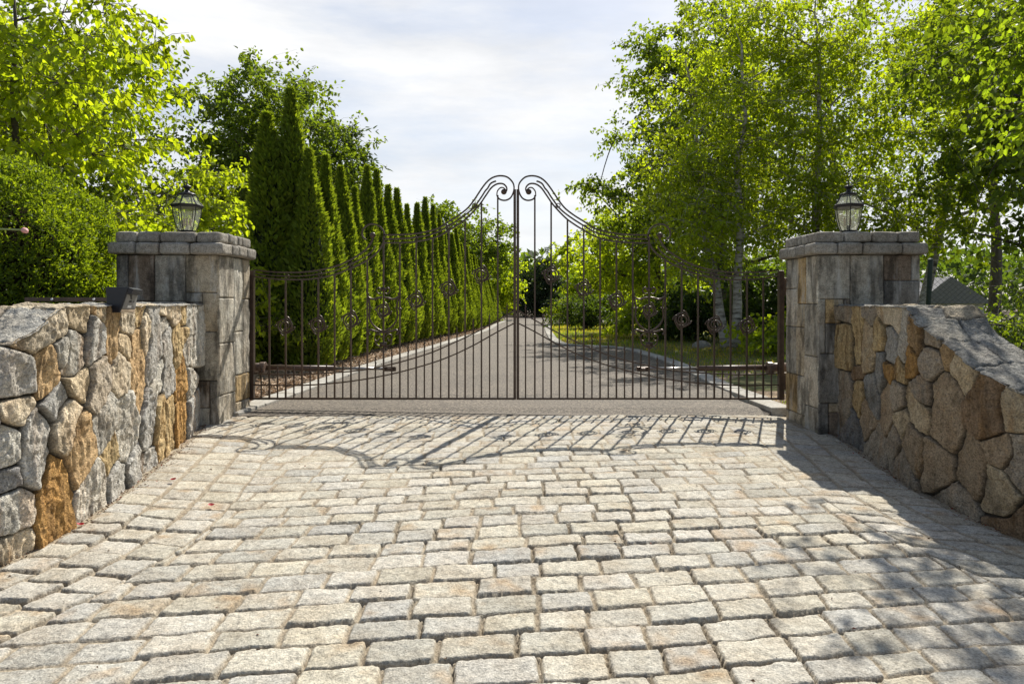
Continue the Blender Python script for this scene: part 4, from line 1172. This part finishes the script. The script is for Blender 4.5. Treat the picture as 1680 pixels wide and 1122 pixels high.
tree('leafy_tree', 'open dark-leaved tree with bright sky showing through, right of the shaded pillar', 'tree', (10.6, 13.6, -.05),
     [(-.5, 0, 3.9, 2.2, 1.5, 1.6), (1.2, 0, 2.1, 1.7, 1.2, 1.5), (-.6, 0, 5.8, 2.4, 1.5, 1.8)], 120, 9000, .36, .15, G_MID, 51, LEAF_MID, M_BARK, .12, gap=.3)
# near overhanging tree: trunk just out of frame, boughs reach into the upper right corner and shade the setts
tree('overhanging_birch', 'near birch bough with large leaves hanging into the upper right corner', 'tree', (6.7, 6.4, -.2),
     [(-.7, .2, 4.0, 1.3, 1.2, 1.3), (-.2, 0, 3.0, 1.0, .9, .8), (.3, -.3, 4.6, 1.4, 1.4, 1.0), (-1.4, .3, 4.4, .9, .8, .8), (-2.7, 1.9, 5.9, 1.2, .85, .6)], 120, 13500, .30, .085, (.10, .155, .026), 52, LEAF_BRIGHT, M_BARK, .11, droop=.6, wid=.72)
tree('overhanging_maple', 'branch of a tree standing beside the street whose leaf shadow falls on the setts', 'tree', (5.6, 4.0, -.3),
     [(-.1, .2, 3.6, 1.2, .9, .7), (-.6, -.2, 4.1, .9, .9, .6)], 28, 3200, .30, .085, G_MID, 53, LEAF_MID, M_BARK, .10, droop=.4, wid=.72)

# understorey shrubs along the wood edge
rng = np.random.default_rng(99)
sh = [(4.3, 22.5, 1.0, 'G'), (5.4, 21.0, 1.3, 'D'), (6.6, 20.2, 1.5, 'D'), (7.9, 19.6, 1.6, 'D'), (9.2, 19.2, 1.7, 'D'), (9.9, 20.4, 1.8, 'D'), (3.0, 36, 1.0, 'G'), (3.3, 30.5, 1.3, 'D'), (6.2, 15.6, .7, 'G'), (13.2, 15.0, 1.8, 'D')]
sl = ['dark low bush at the wood edge behind the oak boughs', 'dark bush under the spreading tree at the lawn edge', 'dark bush in the shade left of the white birch stems', 'dark bush between the birch stems', 'dark bush behind the gate hinge stile on the lawn side',
      'dark bush hidden behind the shaded pillar']
for i, (x, y, h, t) in enumerate(sh):
    lb = ['small sunny bush where the lawn meets the drive', 'dark bush under the spreading tree at the lawn edge', 'dark bush left of the ornament of the right gate leaf', 'dark bush right of the ornament of the right gate leaf', 'dark bush behind the white birch stems', 'dark bush beside the shaded pillar',
          'round sunlit bush at the far end of the drive', 'dark bush beyond the lawn near the far bend', 'small bright bush at the foot of the birch stems', 'tall dark bush far right behind the fence'][i]
    tree('woodland_bush', lb, 'bush', (x, y, -.05), [(0, 0, h * .6, 1.1 + .2 * h, .9, h * .75)], 34, 4200 if t == 'D' else 3600, .3, .12, G_DARK if t == 'D' else G_BRIGHT, 70 + i, LEAF_MID if t == 'D' else LEAF_BRIGHT, M_BARK, .05, stems=3, group='bushes along the wood edge')
for i, (x, y, h, lb) in enumerate([(5.75, 7.9, .75, 'dense green bush behind the green fence, at the right edge of the picture'), (6.6, 8.6, 1.0, 'taller bush with sunny leaves behind the fence, far right'), (4.3, 9.0, .5, 'low bush behind the fence next to the shaded pillar')]):
    tree('fence_bush', lb, 'bush', (x, y, -.05), [(0, 0, h * .75, .75, .6, h * .75)], 44, 5200, .17, .055, G_MID, 90 + i, LEAF_MID, M_BARK, .03, stems=3, group='bushes behind the fence')

# far wood: one mass closing the horizon
n = 26000
a = rng.uniform(-1, 1, n); xx = a * 95; yy = 78 + 14 * rng.uniform(-1, 1, n) + .002 * xx ** 2
hh = 5.5 + 2.2 * fbm(xx * .10, xx * 0, seed=7, octv=4) + np.abs(xx) * .035
zz = hh * (rng.uniform(0, 1, n) ** .7)
pos = np.stack([xx, yy, zz], 1)
fw = leaf_obj('far_wood', pos, rng.normal(size=(n, 3)), rng.uniform(.5, 1.1, n), .7, leaf_cols(n, G_DARK, rng), LEAF_MID, None, rng, (0, 0, 0))
tag(fw, kind='stuff')

# ---- arborvitae row
def arb_variant(seed, n=11500):
    rng = np.random.default_rng(seed)
    t = rng.uniform(0, 1, n) ** 1.25
    an = rng.uniform(0, 2 * math.pi, n)
    R = (1 - t) ** .86 * (.62 + .50 * np.clip(t * 6, 0, 1)) * (1 - .35 * sstep(.82, .95, t))
    lob = 1 + .34 * vn(np.cos(an) * 2.4 + seed, np.sin(an) * 2.4, t * 4.5, seed) + .24 * vn(np.cos(an) * 5 + seed, np.sin(an) * 5, t * 16, seed + 1)
    dep = 1 - .22 * rng.uniform(0, 1, n) ** 2
    r = R * lob * dep
    wob = .07 * np.sin(t * 5 + seed)
    pos = np.stack([r * np.cos(an) + wob, r * np.sin(an), t], 1)
    axis = np.stack([np.cos(an) * .7, np.sin(an) * .7, np.full(n, 1.0)], 1) + rng.normal(size=(n, 3)) * .33
    cols = leaf_cols(n, (.135, .200, .028), rng, .34, .3)
    return pos, axis, cols, rng


ARB = []
W0, H0 = .50, 4.3
for k_ in range(4):
    p, ax, cl, rg = arb_variant(200 + k_ * 13)
    P = p * np.array([W0, W0, H0]); P[:, 2] += .12
    V, Fq = leaf_quads(P, ax, rg.uniform(.06, .13, len(P)), .40, rg, .05)
    # dense inner core so no daylight shows through
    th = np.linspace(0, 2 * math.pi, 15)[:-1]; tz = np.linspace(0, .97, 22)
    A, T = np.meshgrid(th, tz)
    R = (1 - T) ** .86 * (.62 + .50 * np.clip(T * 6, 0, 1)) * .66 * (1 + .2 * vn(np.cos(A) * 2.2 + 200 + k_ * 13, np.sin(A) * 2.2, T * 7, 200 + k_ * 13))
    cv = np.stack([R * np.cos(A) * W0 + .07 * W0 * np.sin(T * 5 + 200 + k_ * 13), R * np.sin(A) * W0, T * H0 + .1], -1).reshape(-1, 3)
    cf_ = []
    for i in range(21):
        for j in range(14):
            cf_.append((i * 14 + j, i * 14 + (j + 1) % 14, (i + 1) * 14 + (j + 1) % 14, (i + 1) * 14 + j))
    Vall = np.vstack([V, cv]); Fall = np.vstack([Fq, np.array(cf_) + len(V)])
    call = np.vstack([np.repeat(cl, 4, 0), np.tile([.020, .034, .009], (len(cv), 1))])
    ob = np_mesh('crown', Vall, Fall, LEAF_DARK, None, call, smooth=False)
    tr_ = MB().tube([(0, 0, -.05), (0, 0, .5), (.01, 0, 1.6)], [.06, .05, .03], 8).build('trunk', M_BARK)
    ARB.append((ob.data, tr_.data))
    bpy.data.objects.remove(ob); bpy.data.objects.remove(tr_)
row = catmull([(-3.46, 12.0), (-3.44, 13.6), (-3.35, 16.5), (-2.78, 21.5), (-1.95, 28), (-1.35, 36), (-.95, 44)], 20)
Lr = np.concatenate([[0], np.cumsum(np.linalg.norm(np.diff(row, axis=0), axis=1))])
words = ['first', 'second', 'third', 'fourth', 'fifth', 'sixth', 'seventh', 'eighth', 'ninth', 'tenth', 'eleventh', 'twelfth']
s = 0; i = 0
rr = random.Random(5)
extra = [(-4.28, 12.3, 4.35, 'broad dark arborvitae nearest the gate, leftmost of the hedge row'), (-3.90, 12.45, 4.8, 'tallest pointed arborvitae at the near end of the hedge row')]
spots = [(x, y, h, lb) for x, y, h, lb in extra]
while s < Lr[-1]:
    x, y = np.interp(s, Lr, row[:, 0]), np.interp(s, Lr, row[:, 1])
    h = np.interp(y, [12, 14, 17, 22, 28, 36, 44], [3.6, 3.65, 4.05, 4.15, 3.45, 2.4, 1.8]) * rr.uniform(.93, 1.07)
    lb = f'{words[i]} slim arborvitae along the kerb, counting from the gate end of the hedge row' if i < 12 else 'small distant arborvitae merging into the far end of the hedge row'
    spots.append((x, y, h, lb)); i += 1
    s += rr.uniform(.88, 1.08)
for j, (x, y, h, lb) in enumerate(spots):
    dc, dt = ARB[j % 4]
    e = empty('arborvitae', lb, 'hedge tree', (x, y, -.02), 'arborvitae in the row beside the drive')
    e.rotation_euler.z = rr.uniform(0, 6.28)
    sx = ((1.40, 1.25)[j] if j < 2 else rr.uniform(.80, 1.02)) * (1 if y < 30 else .85); e.scale = (sx, sx, h / H0)
    for nm, d_ in (('crown', dc), ('trunk', dt)):
        c_ = bpy.data.objects.new(nm, d_); link(c_, e)

# ---- clipped shrub at the left behind the wall
rng = np.random.default_rng(321)
base = np.array([-5.28, 6.75, -.3])
hr = empty('clipped_shrub', 'dense clipped boxwood shrub with rounded top above the sunlit wall', 'shrub', tuple(base))
n = 24000
d = unit(rng.normal(size=(n, 3))); d[:, 2] = np.abs(d[:, 2]) * np.where(rng.uniform(size=n) < .85, 1, -.3)
pw = 3.2
d = unit(d); rad_ = 1 / (np.abs(d[:, 0] / 1.22) ** pw + np.abs(d[:, 1] / 1.0) ** pw + np.abs(d[:, 2] / 1.52) ** pw) ** (1 / pw)
lob = 1 + .07 * vn(d[:, 0] * 3, d[:, 1] * 3, d[:, 2] * 3, 5) + .05 * vn(d[:, 0] * 9, d[:, 1] * 9, d[:, 2] * 9, 6)
cpos = d * (rad_ * lob * (1 - .11 * rng.uniform(0, 1, n) ** 1.5))[:, None] + np.array([0, 0, 1.25])
sel = np.repeat(np.arange(n), 5); m = len(sel)
shoot = unit(d + np.array([0, 0, .5]) + rng.normal(size=(n, 3)) * .35)
tpos = rng.uniform(0, 1, m)
pos = cpos[sel] + shoot[sel] * (tpos * .055)[:, None]
axis = shoot[sel] * .7 + rng.normal(size=(m, 3)) * .6
cols = leaf_cols(m, (.074, .120, .018), rng, .3, .2) * (1 + 1.1 * (tpos[:, None] ** 3) * np.array([1, .8, .2]))
leaf_obj('crown', base + pos, axis, rng.uniform(.026, .044, m), .5, cols, LEAF_MID, hr, rng, hr.location)
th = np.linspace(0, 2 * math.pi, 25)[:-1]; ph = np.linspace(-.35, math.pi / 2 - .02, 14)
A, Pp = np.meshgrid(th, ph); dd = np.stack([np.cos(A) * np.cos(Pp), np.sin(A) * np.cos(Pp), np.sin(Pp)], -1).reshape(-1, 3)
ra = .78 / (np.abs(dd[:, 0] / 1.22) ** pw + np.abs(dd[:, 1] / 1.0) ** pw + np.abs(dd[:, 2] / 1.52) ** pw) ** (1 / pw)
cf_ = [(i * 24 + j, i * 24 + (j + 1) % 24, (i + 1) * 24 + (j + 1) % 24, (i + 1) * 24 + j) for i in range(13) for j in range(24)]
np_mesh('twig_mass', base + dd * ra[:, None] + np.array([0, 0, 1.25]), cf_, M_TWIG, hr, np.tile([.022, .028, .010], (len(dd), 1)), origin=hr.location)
stm = MB()
for k_ in range(4): stm.tube([base + np.array([.15 * math.cos(k_ * 1.6), .15 * math.sin(k_ * 1.6), -.05]), base + np.array([.4 * math.cos(k_ * 1.6), .4 * math.sin(k_ * 1.6), .9])], .03, 6)
stm.build('stem', M_BARK, hr, origin=hr.location)

# ------------------------------------------------------------------ rose reaching in from the left
rb = empty('rose', 'single pink rose bud on a thin stem reaching in from the left edge', 'rose', (-3.35, 3.75, .2))
O = rb.location
sp = catmull([(-3.35, 3.75, .2), (-3.3, 3.77, .9), (-3.12, 3.8, 1.45), (-2.95, 3.8, 1.56), (-2.80, 3.8, 1.552), (-2.665, 3.8, 1.546)], 6)
MB().tube(sp, [.006] * (len(sp) - 8) + [.0045] * 8, 7).build('stem', M_STEM, rb, smooth=True, origin=O)
V = []; Fs = []
n = 12
for i, (a, r) in enumerate([(0, .003), (.005, .010), (.014, .0155), (.024, .015), (.033, .011), (.036, .003)]):
    for k_ in range(n):
        q = 2 * math.pi * k_ / n; rr2 = r * (1 + .12 * math.cos(3 * q + i))
        V.append((-2.668 + a, 3.8 + rr2 * math.cos(q), 1.546 + rr2 * math.sin(q) - a * .15))
for i in range(5):
    for k_ in range(n): Fs.append((i * n + k_, i * n + (k_ + 1) % n, (i + 1) * n + (k_ + 1) % n, (i + 1) * n + k_))
Fs.append(tuple(5 * n + k_ for k_ in range(n)))
MB().add(V, Fs).build('bud', M_ROSE, rb, smooth=True, origin=O)
lp = np.array([(-2.80, 3.8, 1.55), (-2.79, 3.79, 1.55), (-2.83, 3.81, 1.55), (-2.76, 3.8, 1.551), (-2.86, 3.8, 1.556)])
leaf_obj('leaf', lp, np.array([(-.4, -.3, -1), (.3, -.2, -.8), (-1, 0, -.6), (.1, .3, -1), (-.8, -.2, -.9)]), np.array([.06, .05, .06, .03, .05]), .5, np.tile([.16, .22, .06], (5, 1)), LEAF_BRIGHT, rb, np.random.default_rng(3), O)

# fallen petals on the setts
for k_, (px_, py_, lb) in enumerate([(284, 788, 'dark red petal lying on the setts of the border course near the sunlit wall'), (347, 830, 'red petal caught in a joint of the setts, out from the wall'), (132, 862, 'red petal at the foot of the sunlit wall near the orange stone')]):
    Yp = 4.6
    for _ in range(12):
        Xp = (px_ - CX) / F * Yp; Yp = (EYE - float(apron_z(Xp, Yp)) - .02) * F / (py_ - HY)
    x, y = (px_ - CX) / F * Yp, Yp; z = float(apron_z(x, y)) + .024
    a = MB(); n = 8; V = []; Fs = []
    for j, (r, h) in enumerate([(.0, .0), (.012, .002), (.022, .009)]):
        for q in range(n): V.append((x + r * math.cos(q * .785 + k_), y + .7 * r * math.sin(q * .785 + k_), z + h * (1 + .5 * math.sin(q))))
    for j in range(2):
        for q in range(n): Fs.append((j * n + q, j * n + (q + 1) % n, (j + 1) * n + (q + 1) % n, (j + 1) * n + q))
    tag(a.add(V, Fs).build('fallen_petal', M_RED, None, smooth=True), lb, 'petal', 'fallen petals on the setts')

# ------------------------------------------------------------------ beds, lawn
Lk = EL_.copy(); Lk[:, 0] -= .2
poly_sheet('mulch_bed', [(p[0], p[1], -.012) for p in Lk[:34]] + [(-3.2, 46, -.012), (-6, 30, -.012), (-8.5, 12, -.012), (-8.5, 7.75, -.012), (-3.0, 7.75, -.012)], M_MULCH)
Rk = ER_.copy(); Rk[:, 0] += .2
poly_sheet('lawn', [(p[0], p[1], -.014 if p[1] > 9.3 else -.10) for p in Rk[4:]] + [(30, 43, .3), (30, 9, .3), (9, 9, -.05)], M_LAWN)
poly_sheet('bark_mulch', [(2.98, 7.7, -.09), (9.0, 7.7, -.06), (9.0, 9.5, -.03), (6.2, 11.0, -.004), (4.2, 11.8, -.004), (3.12, 11.6, -.004), (2.98, 9.5, -.02)], M_MULCH)


def inside(px_, py_, poly):
    c = np.zeros(len(px_), bool); j = len(poly) - 1
    for i in range(len(poly)):
        xi, yi = poly[i][:2]; xj, yj = poly[j][:2]
        hit = ((yi > py_) != (yj > py_)) & (px_ < (xj - xi) * (py_ - yi) / (yj - yi + 1e-12) + xi)
        c ^= hit; j = i
    return c


rng = np.random.default_rng(77)
# chips in the bed
n = 26000
yy = 7.6 + 24 * rng.uniform(0, 1, n) ** 1.7; xl = np.interp(yy, EL_[:, 1], EL_[:, 0]) - .27
xx = xl - rng.uniform(0, 1, n) ** 1.2 * 2.4
m = np.ones(n, bool)
pos = np.stack([xx, yy, .002 + .02 * rng.uniform(0, 1, n)], 1)
ax = rng.normal(size=(n, 3)) * np.array([1, 1, .25])
tone = rng.uniform(.18, .68, (n, 1)); cols = tone * np.array([[1.0, .76, .54]])
ch = leaf_obj('loose_wood_chips', pos, ax, rng.uniform(.03, .10, n), .4, cols, M_CHIP, None, rng, (0, 0, 0), .1, np.array([0, 0, 3.]))
tag(ch, kind='stuff')
# dead leaves and grit gathered along the wall feet
n = 1500
sd_ = rng.uniform(0, 1, n) < .6
yy = rng.uniform(2.6, 6.8, n)
xx = np.where(sd_, wall_x(LW, yy, PL[1]) + .035 + np.abs(rng.normal(size=n)) * .06, wall_x(RW, yy, PR[0]) - .035 - np.abs(rng.normal(size=n)) * .06)
far_ = rng.uniform(0, 1, n) < .10
xx = np.where(far_, rng.uniform(-2.3, 2.6, n), xx)
pos = np.stack([xx, yy, apron_z(xx, yy) + np.where(far_, .016, .008)], 1)
cols = rng.uniform(.5, 1.3, (n, 1)) * np.array([[.17, .10, .055]]) * np.where(rng.uniform(size=(n, 1)) < .15, np.array([[1.6, .55, .5]]), 1)
tag(leaf_obj('leaf_litter', pos, rng.normal(size=(n, 3)) * np.array([1, 1, .3]), rng.uniform(.006, .024, n), .5, cols, M_CHIP, None, rng, (0, 0, 0), .2, np.array([0, 0, 2.])), kind='stuff')
# sparse grass and litter right of the drive
n = 90000
xx = rng.uniform(1.3, 13, n); yy = 7.8 + 30 * rng.uniform(0, 1, n) ** 1.5
lawn = [(p[0] + .28, p[1]) for p in ER_] + [(20, 43), (20, 7.7)]
dens = fbm(xx * .6, yy * .6, seed=3, octv=3) + .25 * (yy > 12) + .35 * (yy > 18) - .2 * (yy < 11)
m = inside(xx, yy, lawn) & (dens > rng.uniform(-.5, .45, n))
xx, yy = xx[m], yy[m]; n = len(xx)
pos = np.stack([xx, yy, np.where(yy < 9.5, -.06, -.01)], 1)
ax = rng.normal(size=(n, 3)) * .45 + np.array([0, 0, 1])
dry = (fbm(xx * .9, yy * .9, seed=8, octv=3) > rng.uniform(-.4, .6, n))[:, None]
cols = np.where(dry, np.array([.22, .19, .07]), np.array([.11, .16, .03])) * rng.uniform(.7, 1.25, (n, 1))
gr_ = leaf_obj('grass', pos, ax, rng.uniform(.035, .085, n) * (1 + yy * .02), .16, cols, LEAF_BRIGHT, None, rng, (0, 0, 0), .1)
tag(gr_, kind='stuff')
# boulder at the lawn edge
V = []; Fs = []
n = 16
for i in range(9):
    a = math.pi * i / 8
    for k_ in range(n):
        q = 2 * math.pi * k_ / n; p = np.array([math.sin(a) * math.cos(q) * .24, math.sin(a) * math.sin(q) * .2, math.cos(a) * .15])
        p = p * (1 + .16 * float(fbm(np.array([p[0] * 5]), np.array([p[1] * 5]), np.array([p[2] * 5]), 4)[0]))
        V.append(p + np.array([4.78, 17.6, .05]))
for i in range(8):
    for k_ in range(n): Fs.append((i * n + k_, i * n + (k_ + 1) % n, (i + 1) * n + (k_ + 1) % n, (i + 1) * n + k_))
tag(MB().add(V, Fs, (.30, .29, .27)).build('boulder', M_CAP, None, smooth=True), 'rounded grey boulder at the back edge of the lawn', 'boulder')

# ------------------------------------------------------------------ green chain-link fence and roof beyond
fe = empty('chain_link_fence', 'green chain-link fence with a leaning post behind the brown wall', 'fence', (4.1, 7.6, -.1))
O = fe.location
A0 = np.array([4.02, 7.75]); A1 = np.array([7.4, 6.2]); ln_ = np.linalg.norm(A1 - A0); dr = (A1 - A0) / ln_
ztop = 1.48; zbt = -.05; mb = MB(); cell = .055
hgt_ = ztop - zbt
k_ = -int(hgt_ / cell) - 1
while k_ * cell < ln_:
    for sgn in (1, -1):
        s0 = k_ * cell if sgn > 0 else k_ * cell + hgt_; s1 = s0 + sgn * hgt_
        za, zb2 = zbt, ztop
        # clip to the run
        def clip(sa, za_, sb, zb_):
            lo, hi = 0., 1.
            for bound, up_ in ((0, True), (ln_, False)):
                fa, fb = sa - bound, sb - bound
                if not up_: fa, fb = -fa, -fb
                if fa < 0 and fb < 0: return None
                if fa < 0: lo = max(lo, fa / (fa - fb))
                elif fb < 0: hi = min(hi, fa / (fa - fb))
            if hi <= lo: return None
            return (sa + (sb - sa) * lo, za_ + (zb_ - za_) * lo), (sa + (sb - sa) * hi, za_ + (zb_ - za_) * hi)
        r_ = clip(s0, za, s1, zb2)
        if r_:
            (sa, z_a), (sb, z_b) = r_
            mb.tube([(A0[0] + dr[0] * sa, A0[1] + dr[1] * sa + .002 * sgn, z_a), (A0[0] + dr[0] * sb, A0[1] + dr[1] * sb + .002 * sgn, z_b)], .0016, 3, caps=False)
    k_ += 1
mb.build('wire_mesh', M_FENCE, fe, origin=O)
for s in (.52, 2.6):
    q = A0 + dr * s
    MB().tube([(q[0] - .05, q[1] + .03, -.12), (q[0] + .035, q[1] + .03, 1.60)], .026, 12).lathe([(.03, 0), (.03, .02), (.012, .035)], (q[0] + .035, q[1] + .03, 1.60), 12).build('post', M_FENCE, fe, origin=O)

hs = empty('house', 'distant house with a grey gabled roof seen through the green fence', 'house', (19.4, 30, -.05))
O = hs.location
hx, hy, hz = 17.7, 30.0, -.05
MB().box((hx - .15, hy, .6), (2.7, 4, 1.3)).build('wall', M_SIDING, hs, origin=O)
MB().add([(hx - 1.7, hy - 2.3, 1.12), (hx + 1.4, hy - 2.3, 1.12), (hx + 1.4, hy + 2.3, 1.12), (hx - 1.7, hy + 2.3, 1.12), (hx - .3, hy - 2.3, 2.2), (hx - .3, hy + 2.3, 2.2)],
         [(0, 4, 5, 3), (1, 2, 5, 4), (0, 1, 4), (2, 3, 5), (0, 3, 2, 1)]).build('roof', M_ROOF, hs, origin=O)
MB().box((hx, hy - 2.03, .65), (.7, .06, .6)).build('window', M_DARKGLASS, hs, origin=O)
